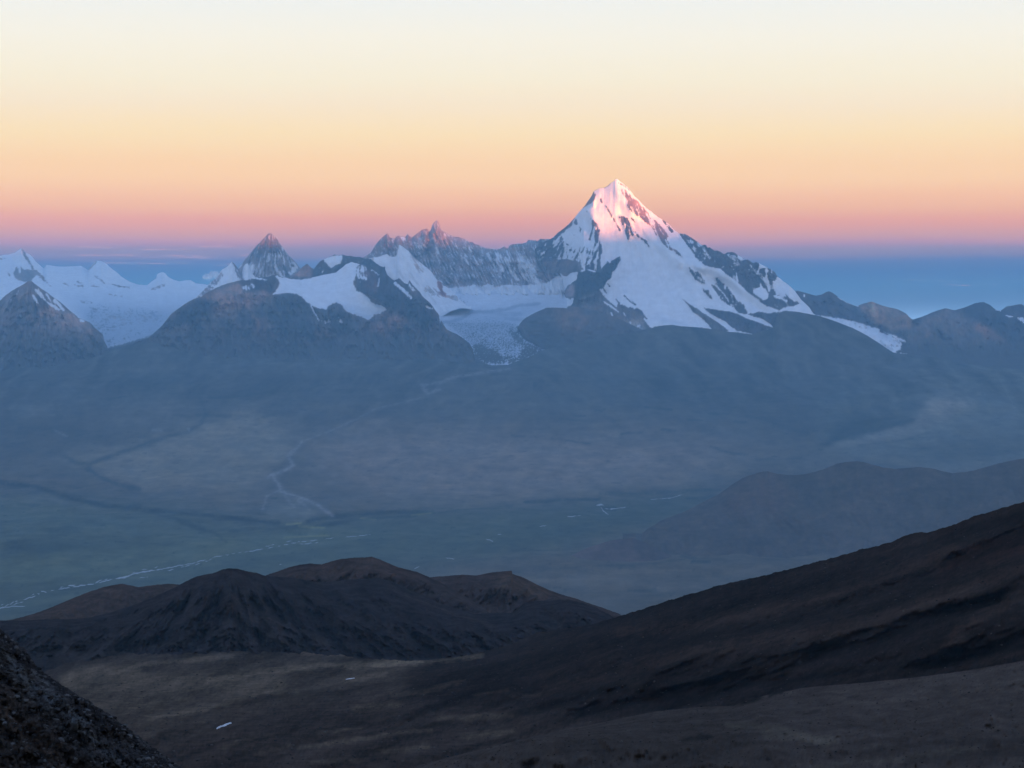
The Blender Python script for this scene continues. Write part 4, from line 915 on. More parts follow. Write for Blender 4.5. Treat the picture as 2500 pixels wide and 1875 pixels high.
landform('knoll', 'small rounded knoll on the plain in front of the low humped hills', 'hill', 1315, 1740, 2.4,
         [(1420, 9200), (1392, 9480), (L, 9850)], (10, 34), M_PLAIN, hill_colour(hp2, 224, 18, .34, tone=(1.25, 1.04, .92)), lift=lambda a, b_, T: 4 * fbm(a / 120, b_ / 120, 4, 225), jag=.8, back=(.2, 400), seed=35)

# ================================================================== dark hills in the middle distance
HILLS = 0.6      # nearness of the dark hills and the valley
def gully(kx, fx, fy, seed, amp, fine):
    return lambda X, Y, T: (-amp * ridged((X - kx * Y) / fx, Y / fy, 4, seed) - fine * fbm(X / 10, Y / 8, 4, seed + 1)) * sstep(1, .88, T) * sstep(0, .12, T)
L = c7((-300, 420), (-100, 400), (0, 385), (60, 375), (150, 350), (230, 320), (300, 290), (380, 258), (450, 235), (500, 225), (530, 221), (560, 228), (600, 236), (680, 225), (730, 222), (790, 226), (900, 260), (1000, 330))
hp = Paint(-190, 1400, 580, 1620, (0.062, 0.048, 0.042)); hp.poly(c7((0, 420), (400, 260), (520, 215), (560, 260), (200, 420)), (0.074, 0.055, 0.046), .8, 10)
landform('reddish_hill', 'reddish brown hill peeping out behind the dark hill on the left', 'hill', -180, 560, 2.0, [(1600, 3150), (1540, 3300), (L, 3600)], (10, 44), M_HILL, hill_colour(hp, 231, 14, .3),
         relief=gully(.6, 44, 60, 232, 40, 10), jag=1.2, jagf=8, back=(.4, 300), ext=(600, 0), seed=36, k=HILLS)
L = c7((1700, 240), (1780, 215), (1870, 192), (1950, 186), (2000, 182), (2060, 186), (2130, 172), (2212, 165)) + c8((0, 355), (50, 372), (100, 398), (160, 425), (230, 450), (280, 463), (330, 482), (400, 505), (460, 527), (560, 580))
hp = Paint(940, 1370, 1600, 1640, (0.060, 0.047, 0.044)); hp.poly(c8((-100, 360), (0, 350), (230, 450), (120, 470), (-60, 430)), (0.080, 0.062, 0.050), .7, 8)
landform('brown_spur', 'brown spur with a soft crest trailing right behind the dark hill', 'hill', 955, 1580, 2.0, [(1640, 3000), (1560, 3150), (L, 3450)], (10, 50), M_HILL, hill_colour(hp, 234, 14, .3),
         relief=gully(-.8, 46, 60, 235, 60, 10), jag=1.2, jagf=9, back=(.4, 300), seed=37, k=HILLS)
L = c7((900, 330), (1000, 270), (1080, 220), (1150, 184), (1200, 168), (1250, 150), (1290, 140), (1340, 134), (1390, 138), (1430, 125), (1470, 115), (1530, 109), (1590, 107), (1605, 104), (1618, 109), (1650, 120), (1690, 138), (1720, 150), (1800, 170), (1870, 200), (1950, 240), (2050, 300), (2200, 390), (2400, 500))
hp = Paint(490, 1340, 1400, 1640, (0.050, 0.041, 0.040)); hp.poly(c7((1180, 180), (1600, 100), (1850, 190), (1700, 200), (1400, 205)), (0.070, 0.053, 0.047), .9, 8)
landform('round_topped_hill', 'round topped brown hill joined to the right of the dark hill', 'hill', 500, 1375, 2.0, [(1650, 2850), (1560, 2980), (L, 3250)], (10, 60), M_HILL, hill_colour(hp, 237, 16, .3),
         relief=gully(-.9, 60, 70, 238, 80, 12), jag=1.2, jagf=9, back=(.4, 300), seed=38, k=HILLS)
L = c7((-400, 420), (-200, 400), (0, 380), (100, 380), (200, 375), (330, 374), (400, 365), (480, 345), (560, 318), (640, 290), (700, 262), (760, 235), (800, 212), (850, 190), (885, 182), (920, 176), (960, 160), (990, 154), (1025, 156), (1060, 166), (1110, 175), (1150, 188), (1280, 197),
       (1330, 208), (1400, 216), (1480, 206), (1560, 200), (1640, 197), (1680, 206), (1740, 232), (1780, 252), (1840, 275), (1900, 305), (1980, 330), (2050, 352), (2130, 348), (2212, 347)) + c8((60, 478), (150, 470), (250, 466), (300, 480), (360, 500), (420, 530), (520, 600))
hp = Paint(-250, 1370, 1560, 1720, (0.034, 0.030, 0.031))
hp.poly(c7((850, 190), (990, 150), (1100, 240), (900, 330), (700, 420), (400, 480), (500, 380)), (0.041, 0.035, 0.035), .8, 14)
hp.poly(c7((900, 330), (1060, 280), (1260, 360), (1450, 470), (1200, 500), (900, 470)), (0.048, 0.040, 0.038), .7, 14)
hp.poly(c7((1120, 250), (1260, 330), (1500, 440), (1700, 530), (1500, 480), (1250, 400)), (0.022, 0.021, 0.024), .7, 8)
hp.stroke(c7((1300, 205), (1500, 300), (1750, 400), (2000, 470)), 14, (0.022, 0.021, 0.024), .6, .8); hp.stroke(c7((1750, 270), (1950, 350), (2120, 400)), 6, (0.062, 0.05, 0.045), .5, .8)
hp.stroke(c7((1000, 260), (1050, 240)), 6, (0.02, 0.02, 0.02), .7); hp.stroke(c7((300, 560), (560, 500), (800, 400)), 10, (0.024, 0.023, 0.024), .5, .9)
hp.poly(c7((100, 480), (400, 470), (500, 540), (280, 640), (150, 560)), (0.046, 0.040, 0.037), .7, 14)
hp.stroke(c7((200, 580), (480, 520), (760, 480)), 8, (0.050, 0.043, 0.038), .6, .9)
landform('dark_hill', 'broad dark hill with gullied flanks in the middle of the foreground', 'hill', -230, 1545, 2.4, [(1660, 2420), (1606, 2580), (1540, 2690), (L, [(-230, 2800), (560, 2880), (900, 2980), (1250, 2950), (1545, 2800)])], (8, 36, 52), M_HILL,
         hill_colour(hp, 241, 14, .42, fan(560, 1340, 9, 120, 242), tone=(.78, .73, .70)),
         relief=lambda X, Y, T: (-75 * fan(560, 1330, 6, 260, 243)(X, Y) - 55 * ridged((X - .9 * np.sign(X - 560) * (Y - 1380)) / 70, Y / 90, 4, 244) - 10 * fbm(X / 9, Y / 7, 4, 245)) * sstep(1, .86, T) * sstep(0, .2, T),
         jag=1.4, jagf=8, back=(.4, 300), ext=(900, 0), seed=39, k=HILLS)

# ================================================================== valley and dark spur
vfar = [(-200, 1640), (0, 1632)] + c7((150, 600), (280, 545), (420, 530), (560, 520), (760, 516), (1000, 512), (1300, 514), (1500, 525), (1650, 538), (1800, 548), (1900, 545), (2000, 536), (2100, 512), (2160, 495), (2212, 482)) + \
    c8((60, 628), (110, 612), (170, 600), (230, 592), (330, 578), (400, 558), (460, 538), (560, 508), (630, 486), (700, 463), (790, 437), (880, 410), (960, 392), (1100, 360), (1200, 335), (1300, 309), (1400, 282), (1480, 258), (1500, 252), (1560, 240), (1640, 218), (1700, 190),
       (1735, 178), (1760, 177), (1800, 176), (1860, 158), (1920, 138), (1980, 112), (2050, 90), (2130, 68), (2212, 42), (2350, 0), (2600, -60))
X0, Y0, X1, Y1 = -220, 1120, 2740, 1960
vp = Paint(X0, Y0, X1, Y1, (0.066, 0.060, 0.056))
vp.poly([(60, 1690), (170, 1640), (420, 1600), (1000, 1600), (1100, 1640), (800, 1700), (560, 1740), (400, 1800), (250, 1800)], (0.115, 0.108, 0.088), .5, 30)
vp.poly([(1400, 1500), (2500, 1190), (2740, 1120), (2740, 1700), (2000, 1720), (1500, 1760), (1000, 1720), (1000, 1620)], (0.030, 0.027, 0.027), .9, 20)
TAN = (0.23, 0.215, 0.17)
for a, w, al in (([(280, 640), (400, 602), (590, 602)], 20, .6), ([(560, 580), (760, 555), (1000, 535)], 8, .5), ([(300, 660), (600, 650), (900, 648), (1200, 650)], 30, .40), ([(900, 645), (1100, 602), (1400, 576), (1810, 560)], 9, .75), ([(1300, 520), (1500, 532), (1750, 552)], 4, .5),
                 ([(1500, 585), (1900, 555), (2080, 530)], 8, .5), ([(1100, 700), (900, 760), (640, 805)], 8, .35), ([(350, 760), (600, 740), (800, 700)], 26, .28), ([(1540, 762), (1720, 742)], 13, .45), ([(1300, 930), (1500, 898), (1860, 850)], 7, .4), ([(1380, 872), (1560, 838)], 7, .35),
                 ([(1650, 945), (1860, 928)], 8, .4), ([(1050, 690), (1280, 690)], 10, .3), ([(1700, 700), (1830, 690), (2000, 640)], 7, .3), ([(950, 930), (1100, 880), (1180, 870)], 6, .3), ([(1350, 1000), (1550, 985)], 8, .35), ([(1900, 800), (2212, 790)], 10, .3), ([(2000, 880), (2212, 860)], 10, .3),
                 ([(1100, 960), (1250, 920)], 6, .25), ([(1480, 640), (1660, 610)], 8, .35), ([(2050, 700), (2200, 680)], 6, .25)):
    vp.stroke(c7(*a), w * 1.25, TAN, al * .9, .9)
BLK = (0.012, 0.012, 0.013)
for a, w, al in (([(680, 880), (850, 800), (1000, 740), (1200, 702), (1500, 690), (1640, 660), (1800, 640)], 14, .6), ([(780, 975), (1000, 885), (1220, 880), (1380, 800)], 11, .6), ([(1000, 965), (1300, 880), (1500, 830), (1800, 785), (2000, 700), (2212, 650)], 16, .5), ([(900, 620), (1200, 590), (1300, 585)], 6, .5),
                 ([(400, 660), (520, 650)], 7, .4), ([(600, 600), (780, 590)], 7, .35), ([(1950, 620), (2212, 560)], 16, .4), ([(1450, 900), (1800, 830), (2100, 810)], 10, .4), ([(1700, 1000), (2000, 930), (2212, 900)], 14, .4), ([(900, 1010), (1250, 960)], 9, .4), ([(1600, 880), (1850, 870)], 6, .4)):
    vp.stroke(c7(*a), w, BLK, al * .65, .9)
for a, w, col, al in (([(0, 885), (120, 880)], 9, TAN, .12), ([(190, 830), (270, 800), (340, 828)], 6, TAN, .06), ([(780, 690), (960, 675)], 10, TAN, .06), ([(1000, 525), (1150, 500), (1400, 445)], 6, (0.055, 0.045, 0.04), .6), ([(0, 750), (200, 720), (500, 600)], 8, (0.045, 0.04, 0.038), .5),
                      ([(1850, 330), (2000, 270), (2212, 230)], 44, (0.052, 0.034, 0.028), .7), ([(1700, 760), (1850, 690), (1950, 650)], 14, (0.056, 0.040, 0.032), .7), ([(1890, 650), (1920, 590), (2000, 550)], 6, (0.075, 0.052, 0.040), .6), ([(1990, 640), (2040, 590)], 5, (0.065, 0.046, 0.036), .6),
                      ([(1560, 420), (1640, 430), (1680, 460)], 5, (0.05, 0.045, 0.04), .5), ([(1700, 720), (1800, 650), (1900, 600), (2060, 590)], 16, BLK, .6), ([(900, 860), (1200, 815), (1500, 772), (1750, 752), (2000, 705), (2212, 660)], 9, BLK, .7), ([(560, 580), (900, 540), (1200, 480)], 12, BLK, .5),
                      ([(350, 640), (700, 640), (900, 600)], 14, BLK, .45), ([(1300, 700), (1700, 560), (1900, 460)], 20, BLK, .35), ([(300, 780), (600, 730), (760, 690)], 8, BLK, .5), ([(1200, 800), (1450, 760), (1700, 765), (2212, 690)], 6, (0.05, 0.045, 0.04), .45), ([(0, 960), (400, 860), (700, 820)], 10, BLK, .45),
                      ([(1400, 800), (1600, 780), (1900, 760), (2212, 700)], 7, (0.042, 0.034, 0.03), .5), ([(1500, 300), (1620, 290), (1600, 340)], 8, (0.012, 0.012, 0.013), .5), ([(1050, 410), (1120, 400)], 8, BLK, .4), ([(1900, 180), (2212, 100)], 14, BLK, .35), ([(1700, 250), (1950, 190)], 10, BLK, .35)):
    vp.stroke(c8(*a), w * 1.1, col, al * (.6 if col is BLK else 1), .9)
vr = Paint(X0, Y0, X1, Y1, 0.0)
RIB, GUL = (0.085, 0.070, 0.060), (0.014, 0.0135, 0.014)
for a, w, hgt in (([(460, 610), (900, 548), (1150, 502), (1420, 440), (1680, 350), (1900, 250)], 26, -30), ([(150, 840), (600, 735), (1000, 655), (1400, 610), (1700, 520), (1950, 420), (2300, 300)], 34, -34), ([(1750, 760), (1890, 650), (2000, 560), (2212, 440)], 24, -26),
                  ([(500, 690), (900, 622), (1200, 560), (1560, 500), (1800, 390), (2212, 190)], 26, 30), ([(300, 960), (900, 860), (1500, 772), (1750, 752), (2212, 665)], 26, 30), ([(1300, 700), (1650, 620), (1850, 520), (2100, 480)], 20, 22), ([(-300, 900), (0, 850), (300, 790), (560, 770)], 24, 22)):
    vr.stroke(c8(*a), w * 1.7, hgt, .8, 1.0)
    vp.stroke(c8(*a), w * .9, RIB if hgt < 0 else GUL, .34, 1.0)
for a, w, hgt in (([(700, 900), (1000, 770), (1300, 725), (1700, 665)], 18, 20), ([(820, 990), (1100, 890), (1400, 840), (1800, 760), (2212, 690)], 20, -20), ([(1000, 1000), (1400, 930), (1800, 860), (2212, 830)], 18, 20)):
    vr.stroke(c7(*a), w * 1.7, hgt, .8, 1.0)
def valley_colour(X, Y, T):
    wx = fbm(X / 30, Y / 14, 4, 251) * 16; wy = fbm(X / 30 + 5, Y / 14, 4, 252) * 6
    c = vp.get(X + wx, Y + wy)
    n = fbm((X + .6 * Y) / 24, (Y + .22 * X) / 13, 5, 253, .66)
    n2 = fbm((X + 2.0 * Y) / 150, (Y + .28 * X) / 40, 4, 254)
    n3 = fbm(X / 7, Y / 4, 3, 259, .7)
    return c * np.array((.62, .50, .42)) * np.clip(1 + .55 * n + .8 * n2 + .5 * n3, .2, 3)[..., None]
def valley_relief(X, Y, T):
    k = sstep(1, .9, T)
    return (-60 * fbm((X + 1.0 * Y) / 230, (Y + .25 * X) / 95, 4, 255) - 6 * fbm((X + .8 * Y) / 30, (Y + .25 * X) / 16, 5, 256) + vr.get(X + 12 * fbm(X / 60, Y / 30, 3, 258), Y + 8 * fbm(X / 50, Y / 30, 3, 260))) * k
VALLEY_LINES = [(1960, [(-220, 980), (1250, 980), (2740, 900)]), ([(-220, 1800), (400, 1790), (1200, 1800), (1600, 1745), (2100, 1660), (2740, 1600)], [(-220, 1420), (700, 1420), (1600, 1350), (2500, 1180), (2740, 1120)]),
                ([(-220, 1700), (400, 1690), (900, 1680), (1300, 1650), (1800, 1540), (2500, 1420), (2740, 1400)], [(-220, 1900), (800, 1900), (1500, 1620), (2500, 1380), (2740, 1330)]), (vfar, [(-220, 2600), (1000, 2600), (1250, 2480), (1510, 2300), (2000, 1960), (2500, 1700), (2740, 1600)])]
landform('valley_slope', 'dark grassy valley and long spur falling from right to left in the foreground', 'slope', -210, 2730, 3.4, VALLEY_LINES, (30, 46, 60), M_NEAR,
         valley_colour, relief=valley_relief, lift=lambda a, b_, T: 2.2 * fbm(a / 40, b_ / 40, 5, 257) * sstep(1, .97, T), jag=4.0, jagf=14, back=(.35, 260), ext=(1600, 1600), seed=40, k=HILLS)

# --- nearer shoulder, lower right
L = c8((-900, 1330), (-500, 1210), (-200, 1130), (0, 1082), (100, 1060), (200, 1038), (400, 995), (600, 952), (800, 932), (960, 924), (1000, 905), (1100, 880), (1160, 868), (1250, 850), (1340, 840), (1500, 828), (1700, 808), (1850, 790), (2000, 768), (2212, 730), (2600, 660))
X0, Y0, X1, Y1 = 900, 1540, 2740, 2000
np_ = Paint(X0, Y0, X1, Y1, (0.046, 0.040, 0.040))
np_.poly(c8((0, 1090), (600, 960), (960, 930), (1200, 1000), (900, 1194), (0, 1300)), (0.034, 0.030, 0.030), .8, 26)
np_.poly(c8((1300, 860), (2212, 740), (2400, 720), (2400, 900), (1800, 940), (1400, 930)), (0.058, 0.050, 0.049), .8, 26)
for a, w, col, al in (([(960, 912), (1060, 890)], 15, BLK, .85), ([(1110, 880), (1160, 868)], 9, BLK, .85), ([(740, 1075), (840, 1065)], 14, BLK, .6), ([(800, 1050), (860, 1060)], 8, BLK, .5), ([(940, 1010), (1160, 1020), (1360, 1090)], 16, TAN, .07), ([(1100, 1050), (1400, 1080)], 18, TAN, .07), ([(1260, 960), (1330, 945)], 5, BLK, .5),
                      ([(1450, 890), (1500, 886)], 4, BLK, .5), ([(1500, 1130), (1900, 1080), (2212, 1080)], 14, BLK, .4), ([(1300, 1194), (1700, 1150), (2000, 1110)], 12, TAN, .06), ([(0, 1060), (300, 1000), (600, 945)], 8, BLK, .6), ([(200, 980), (500, 940)], 9, TAN, .06), ([(1700, 1160), (2212, 1120)], 18, BLK, .4)):
    np_.stroke(c8(*a), w, col, al, .8)
def near_colour(X, Y, T):
    wx = fbm(X / 22, Y / 14, 4, 261) * 9; wy = fbm(X / 22 + 5, Y / 14, 4, 262) * 5
    n = fbm(X / 40, Y / 14, 6, 263, .68); g = fbm(X / 5, Y / 3.2, 3, 264, .7)
    return np_.get(X + wx, Y + wy) * np.array((1.18, 1.10, .92)) * np.clip(1 + .4 * n + .3 * g, .2, 3)[..., None]
landform('near_shoulder', 'smooth grey brown shoulder of ground at the lower right', 'slope', 910, 2730, 3.4, [(1990, [(900, 560), (2740, 430)]), (1800, [(900, 640), (2740, 560)]), (L, [(900, 760), (1600, 760), (2740, 700)])], (30, 50), M_NEAR,
         near_colour, relief=lambda X, Y, T: (-14 * fbm(X / 60, Y / 40, 4, 265) - 2 * fbm(X / 14, Y / 9, 4, 266)) * sstep(1, .92, T), jag=1.4, jagf=10, back=(.35, 120), ext=(0, 2400), seed=41, k=.65)

# --- two old snow patches lying on the valley slope
m_snow = bpy.data.materials.new('old_snow'); m_snow.use_nodes = True
t = m_snow.node_tree; b = t.nodes['Principled BSDF']; b.inputs['Roughness'].default_value = .8; b.inputs['Specular IOR Level'].default_value = 0
nz = t.nodes.new('ShaderNodeTexNoise'); nz.inputs['Scale'].default_value = .25; nz.inputs['Detail'].default_value = 5
rp = t.nodes.new('ShaderNodeValToRGB'); rp.color_ramp.elements[0].color = (.30, .32, .35, 1); rp.color_ramp.elements[1].color = (.62, .65, .68, 1)
co = t.nodes.new('ShaderNodeTexCoord'); t.links.new(co.outputs['Object'], nz.inputs['Vector'])
t.links.new(nz.outputs['Fac'], rp.inputs['Fac']); t.links.new(rp.outputs[0], b.inputs['Base Color'])
def snow_patch(label, spine, thick, seed):
    rng = random.Random(seed); vs, fs = [], []
    n = 40; xs_ = np.array([p[0] for p in spine]); ys_ = np.array([p[1] for p in spine]); ws_ = np.array([p[2] for p in spine])
    tt = np.linspace(0, 1, n); ts = np.linspace(0, 1, len(spine))
    for k, u in enumerate(tt):
        x, y, w = np.interp(u, ts, xs_), np.interp(u, ts, ys_), np.interp(u, ts, ws_)
        e0, e1 = rng.uniform(.25, 1.2), rng.uniform(.25, 1.2)
        for j, s in enumerate((-1, -.5, 0, .5, 1)):
            yy = y + s * w * (e0 if s < 0 else e1)
            p = on_ground('valley_slope', x + s * 1.2, yy)
            vs.append((p[0], p[1], p[2] + (thick * (1 - s * s) if 0 < k < n - 1 else 0) - .3 + .25))
    for k in range(n - 1):
        for j in range(4):
            i = k * 5 + j
            fs.append((i, i + 5, i + 6, i + 1))
    me = bpy.data.meshes.new('snow_patch'); me.from_pydata(vs, [], fs); me.materials.append(m_snow); me.update()
    for p in me.polygons: p.use_smooth = True
    o = bpy.data.objects.new('snow_patch', me); SC.collection.objects.link(o)
    tag(o, label, 'snow patch', None, 'snow patches on the valley slope')
q = c7((936, 852), (950, 842), (965, 836), (980, 828), (1000, 821))
snow_patch('larger slanting white snow patch low on the valley slope', [(q[0][0], q[0][1], .3), (q[1][0], q[1][1], 2.8), (q[2][0], q[2][1], 2.0), (q[3][0], q[3][1], 2.0), (q[4][0], q[4][1], .3)], .5, 1)
q = c7((1494, 636), (1510, 633), (1532, 631))
snow_patch('thin small white snow sliver higher up the valley slope', [(q[0][0], q[0][1], .2), (q[1][0], q[1][1], 1.0), (q[2][0], q[2][1], .2)], .3, 2)

# --- close scree slope, lower left
L = [(-420, 1180), (-200, 1380), (-60, 1490)] + c7((0, 412), (30, 440), (60, 465), (85, 490), (105, 498), (130, 530), (150, 565), (180, 600), (220, 630), (270, 662), (320, 690), (380, 722), (430, 755), (480, 792), (520, 820), (560, 852), (600, 880), (640, 912), (680, 942), (720, 972), (760, 998), (790, 1020), (900, 1110), (1100, 1250))
X0, Y0, X1, Y1 = -430, 1150, 640, 2120
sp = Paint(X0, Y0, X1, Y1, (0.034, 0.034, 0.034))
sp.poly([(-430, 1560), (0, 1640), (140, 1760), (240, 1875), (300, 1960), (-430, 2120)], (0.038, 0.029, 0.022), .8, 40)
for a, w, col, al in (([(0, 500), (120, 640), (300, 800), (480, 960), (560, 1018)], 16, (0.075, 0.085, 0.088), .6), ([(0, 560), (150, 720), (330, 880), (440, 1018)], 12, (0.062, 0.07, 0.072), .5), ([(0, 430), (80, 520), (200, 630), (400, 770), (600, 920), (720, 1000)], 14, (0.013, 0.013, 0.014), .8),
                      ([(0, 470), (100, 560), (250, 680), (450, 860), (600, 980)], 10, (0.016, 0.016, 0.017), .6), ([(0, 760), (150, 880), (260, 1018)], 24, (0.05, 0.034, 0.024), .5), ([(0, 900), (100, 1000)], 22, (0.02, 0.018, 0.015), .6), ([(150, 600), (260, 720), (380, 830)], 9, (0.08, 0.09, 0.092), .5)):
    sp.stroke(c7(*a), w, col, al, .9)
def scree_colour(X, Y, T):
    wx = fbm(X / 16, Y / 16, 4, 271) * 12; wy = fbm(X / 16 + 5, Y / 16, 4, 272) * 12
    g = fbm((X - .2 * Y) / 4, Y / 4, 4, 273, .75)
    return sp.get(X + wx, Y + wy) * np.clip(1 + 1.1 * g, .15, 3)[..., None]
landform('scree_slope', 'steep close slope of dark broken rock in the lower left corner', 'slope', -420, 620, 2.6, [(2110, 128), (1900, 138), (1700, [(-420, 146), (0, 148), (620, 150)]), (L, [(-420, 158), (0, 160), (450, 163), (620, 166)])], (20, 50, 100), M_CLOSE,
         scree_colour, relief=lambda X, Y, T: (-3.0 * fbm((X - .8 * Y) / 50, (Y + .6 * X) / 70, 4, 274) - 1.1 * ridged((X - .7 * Y) / 16, (Y + .5 * X) / 22, 4, 275) - .35 * fbm(X / 4, Y / 4, 3, 276)) * sstep(1, .97, T) * sstep(0, .1, T),
         jag=9, jagf=26, back=(1.4, 60), ext=(1600, 0), seed=42)

# loose stones lying on it (too many to count): one mesh of real stones
rng = np.random.default_rng(7)
ico = [(0, 0, 1), (.894, 0, .447), (.276, .851, .447), (-.724, .526, .447), (-.724, -.526, .447), (.276, -.851, .447), (.724, .526, -.447), (-.276, .851, -.447), (-.894, 0, -.447), (-.276, -.851, -.447), (.724, -.526, -.447), (0, 0, -1)]
icf = [(0, 1, 2), (0, 2, 3), (0, 3, 4), (0, 4, 5), (0, 5, 1), (1, 6, 2), (2, 7, 3), (3, 8, 4), (4, 9, 5), (5, 10, 1), (2, 6, 7), (3, 7, 8), (4, 8, 9), (5, 9, 10), (1, 10, 6), (6, 11, 7), (7, 11, 8), (8, 11, 9), (9, 11, 10), (10, 11, 6)]
ico = np.array(ico); icf = np.array(icf)
def stones(name, label, on, n, xr, yr, smin, smax, seed, mat, keep=None):
    r = np.random.default_rng(seed); V, Fc, k = [], [], 0
    xs, Y, P = GRID[on]
    tries = 0
    while k < n and tries < n * 6:
        tries += 1
        x = r.uniform(*xr); i = int(np.argmin(np.abs(xs - x))); y = Y[-1, i] + (yr - Y[-1, i]) * r.random() ** 1.1 + 1.0
        if y > yr or (keep is not None and not keep(x, y)):
            continue
        p = on_ground(on, x, y)
        s = smin * (smax / smin) ** (r.random() ** 2.0)
        a = r.uniform(0, 6.28); ca, sa = math.cos(a), math.sin(a)
        v = ico * (1 + r.uniform(-.32, .32, (12, 1))) * np.array((s * r.uniform(.8, 1.5), s * r.uniform(.7, 1.2), s * r.uniform(.4, .85)))
        v = v @ np.array(((ca, sa, 0), (-sa, ca, 0), (0, 0, 1)))
        V.append(v + p + np.array((0, 0, s * .12))); Fc.append(icf + 12 * k); k += 1
    me = bpy.data.meshes.new(name); me.from_pydata(np.concatenate(V).tolist(), [], np.concatenate(Fc).tolist()); me.materials.append(mat); me.update()
    o = bpy.data.objects.new(name, me); SC.collection.objects.link(o)
    tag(o, label, 'stones', 'stuff')
m_stone = bpy.data.materials.new('stone'); m_stone.use_nodes = True
t = m_stone.node_tree; b = t.nodes['Principled BSDF']; b.inputs['Roughness'].default_value = .9; b.inputs['Specular IOR Level'].default_value = .0
ge = t.nodes.new('ShaderNodeNewGeometry'); rp = t.nodes.new('ShaderNodeValToRGB')
rp.color_ramp.elements[0].color = (.012, .012, .012, 1); rp.color_ramp.elements[1].color = (.085, .092, .095, 1)
e = rp.color_ramp.elements.new(.7); e.color = (.034, .033, .032, 1)
t.links.new(ge.outputs['Random Per Island'], rp.inputs['Fac']); t.links.new(rp.outputs[0], b.inputs['Base Color'])
stones('loose_stones', 'loose grey stones scattered over the close slope in the lower left corner', 'scree_slope', 9000, (-120, 560), 1960, .02, .2, 8, m_stone)
m_tuft = m_stone.copy(); m_tuft.name = 'tufts_and_stones'
for n in m_tuft.node_tree.nodes:
    if n.type == 'VALTORGB':
        n.color_ramp.elements[0].color = (.014, .013, .012, 1); n.color_ramp.elements[1].color = (.034, .031, .028, 1); n.color_ramp.elements[2].color = (.07, .063, .058, 1)
stones('tufts_and_stones', 'small tufts and stones dotted over the grey brown shoulder at lower right', 'near_shoulder', 5000, (1000, 2640), 1985, .045, .20, 9, m_tuft)
stones('scrub', 'dark scrub tufts and stones over the valley and the long spur', 'valley_slope', 5000, (-60, 2600), 1930, .12, .6, 10, m_tuft)

# ================================================================== ground under the camera; unseen ridge added behind to shade land below the summit
def ridge_ground():
    yy = np.concatenate([[-10850, -10800], np.linspace(-10600, -9000, 8), np.linspace(-8900, -7000, 60), np.linspace(-6900, -1500, 40), -np.geomspace(1450, 4, 50), np.linspace(-3, 3, 7), np.geomspace(4, 1050, 60)])
    xx = np.concatenate([-np.geomspace(24500, 5, 90), np.linspace(-4, 4, 9), np.geomspace(5, 24500, 90)])
    Xg, Yg = np.meshgrid(xx, yy)
    key = [(-10850, -1085), (-10800, -1000), (-10600, 300), (-9300, 500), (-8000, 690), (-7000, 470), (-5000, 160), (-3000, -260), (-1500, -330), (-500, -140), (-60, -14), (0, -1.75), (60, -24), (200, -84), (420, -150), (700, -180), (1050, -260)]
    Z = np.interp(Yg, [k[0] for k in key], [k[1] for k in key])
    far = sstep(200, 3000, -Yg)
    r = np.hypot(Xg, Yg)
    Z = Z + far * (30 * fbm(Xg / 900, Yg / 900, 4, 301)) * (1 - .55 * np.exp(-((Yg + 8000) / 500) ** 2)) + sstep(5, 200, r) * (1 - far) * sstep(900, 250, Yg) * (4 * fbm(Xg / 60, Yg / 60, 4, 302))
    Z = Z - sstep(300, 5000, np.abs(Xg)) * (1 - far) * 420
    C = np.array((.05, .044, .04)) * (1 + .5 * fbm(Xg / 200, Yg / 200, 4, 303))[..., None]
    grid_object('viewpoint_and_shade_ridge', np.stack([Xg, Yg, Z], 2), C, M_GRND, 'ground the view is taken from, with a high crest added behind to cast shade', 'ridge')
ridge_ground()
gx, gy = np.meshgrid(np.linspace(-24800, 24800, 60), np.linspace(-10900, 33800, 60))
grid_object('ground', np.stack([gx, gy, -1080 + 8 * fbm(gx / 3000, gy / 3000, 3, 305)], 2), np.full(gx.shape + (3,), .08), M_GRND, 'low ground under the whole landscape reaching behind the mountains', 'ground')

# ================================================================== clouds low over the horizon, far behind the mountains
m_cl = bpy.data.materials.new('thin_cloud'); m_cl.use_nodes = True
t = m_cl.node_tree; t.nodes.clear()
out = t.nodes.new('ShaderNodeOutputMaterial'); mixn = t.nodes.new('ShaderNodeMixShader'); tr = t.nodes.new('ShaderNodeBsdfTransparent'); df = t.nodes.new('ShaderNodeBsdfDiffuse')
df.inputs['Color'].default_value = (.8, .8, .82, 1)
lw = t.nodes.new('ShaderNodeLayerWeight'); lw.inputs['Blend'].default_value = .5
iv = t.nodes.new('ShaderNodeMapRange'); iv.inputs['From Min'].default_value = .95; iv.inputs['From Max'].default_value = .2; iv.inputs['To Min'].default_value = 0.0; iv.inputs['To Max'].default_value = .28
t.links.new(lw.outputs['Facing'], iv.inputs['Value']); t.links.new(iv.outputs[0], mixn.inputs['Fac'])
t.links.new(tr.outputs[0], mixn.inputs[1]); t.links.new(df.outputs[0], mixn.inputs[2]); t.links.new(mixn.outputs[0], out.inputs['Surface'])
m_cu = m_cl.copy(); m_cu.name = 'small_cumulus'
for n in m_cu.node_tree.nodes:
    if n.type == 'MAP_RANGE': n.inputs['To Max'].default_value = .6
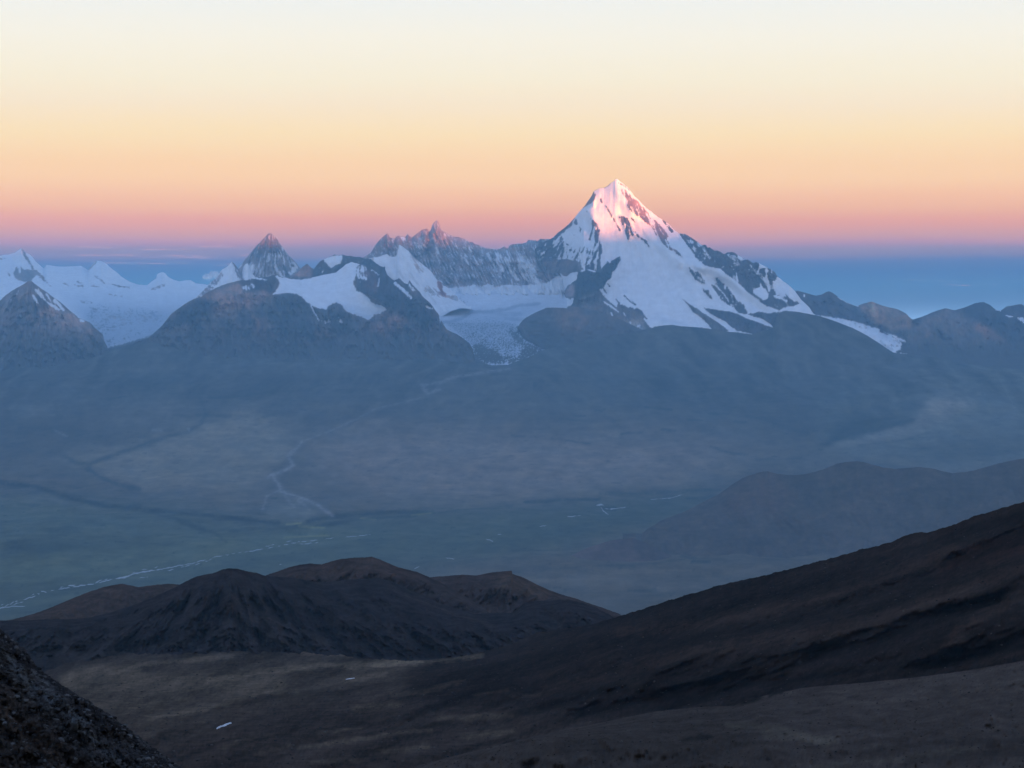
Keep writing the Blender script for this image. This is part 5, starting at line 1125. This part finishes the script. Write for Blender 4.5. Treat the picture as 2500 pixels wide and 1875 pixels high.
def cloud(label, lobes, dist, depth, mat, seed, group=None):
    V, Q = [], []
    nu, nv = 40, 14
    for li, (x, y, w, h) in enumerate(lobes):
        cx, cy, cz = [float(q) for q in place(np.float64(x), np.float64(y), np.float64(dist))]
        rx, rz = w / F * dist / 2, h / F * dist / 2
        ph, th = np.meshgrid(np.linspace(0, 2 * math.pi, nu, endpoint=False), np.linspace(-math.pi / 2, math.pi / 2, nv))
        dx, dy, dz = np.cos(th) * np.cos(ph), np.cos(th) * np.sin(ph), np.sin(th)
        k = 1 + .28 * fbm(dx * 2.2 + seed + li * 3, dz * 2 + dy * 2.2, 4, seed)
        v = np.stack([cx + dx * rx * k, cy + dy * depth * k, cz + dz * rz * k], 2).reshape(-1, 3)
        b0 = sum(len(a) for a in V); V.append(v)
        for a in range(nv - 1):
            for c in range(nu):
                Q.append((b0 + a * nu + c, b0 + a * nu + (c + 1) % nu, b0 + (a + 1) * nu + (c + 1) % nu, b0 + (a + 1) * nu + c))
    me = bpy.data.meshes.new('cloud'); me.from_pydata(np.concatenate(V).tolist(), [], Q); me.materials.append(mat); me.update()
    for p in me.polygons: p.use_smooth = True
    o = bpy.data.objects.new('cloud', me); SC.collection.objects.link(o)
    tag(o, label, 'cloud', None, group)
G_ = 'thin clouds low on the horizon'
cloud('small puffy cloud left of the grey rock pyramid', [(508, 676, 30, 20), (524, 671, 34, 24), (542, 676, 30, 20)], 36500, 160, m_cu, 1)
cloud('thin streak of cloud just left of the rock pyramid tip', [(560, 613, 110, 8), (590, 611, 60, 8)], 39000, 2500, m_cl, 2, G_)
cloud('long faint streak of cloud above the small far snow peak', [(430, 620, 150, 10), (500, 619, 60, 8)], 39000, 2500, m_cl, 3, G_)
cloud('faint streak of cloud high above the left snow peaks', [(265, 613, 90, 8), (310, 614, 60, 6)], 40000, 2500, m_cl, 4, G_)
cloud('broad faint streak of cloud over the flat snow crest on the left', [(300, 634, 260, 12), (480, 636, 200, 10)], 41000, 3000, m_cl, 5, G_)
cloud('long faint streak of cloud above the brown ridge on the right', [(2180, 679, 150, 10), (2300, 677, 170, 10), (2390, 680, 90, 8)], 41000, 3000, m_cl, 6, G_)
cloud('low faint streak of cloud at the far right edge', [(2420, 690, 200, 10), (2240, 693, 160, 8)], 42000, 3000, m_cl, 7, G_)

# ================================================================== blue evening haze
hz = bpy.data.materials.new('evening_haze'); hz.use_nodes = True
t = hz.node_tree; t.nodes.clear()
out = t.nodes.new('ShaderNodeOutputMaterial'); pv = t.nodes.new('ShaderNodeVolumePrincipled')
pv.inputs['Color'].default_value = (0.35, 0.71, 1.0, 1)
pv.inputs['Density'].default_value = 2.8e-5
pv.inputs['Anisotropy'].default_value = 0.0
t.links.new(pv.outputs[0], out.inputs['Volume'])
me = bpy.data.meshes.new('haze')
a, b_, c, d, e, f = -25000, 25000, -11000, 34000, -1100, 1420
me.from_pydata([(x, y, z) for z in (e, f) for y in (c, d) for x in (a, b_)], [], [(0, 2, 3, 1), (4, 5, 7, 6), (0, 1, 5, 4), (2, 6, 7, 3), (0, 4, 6, 2), (1, 3, 7, 5)])
me.materials.append(hz); me.update()
o = bpy.data.objects.new('haze', me); SC.collection.objects.link(o)
tag(o, 'thin blue evening haze filling the air over the plain', 'haze', 'stuff')
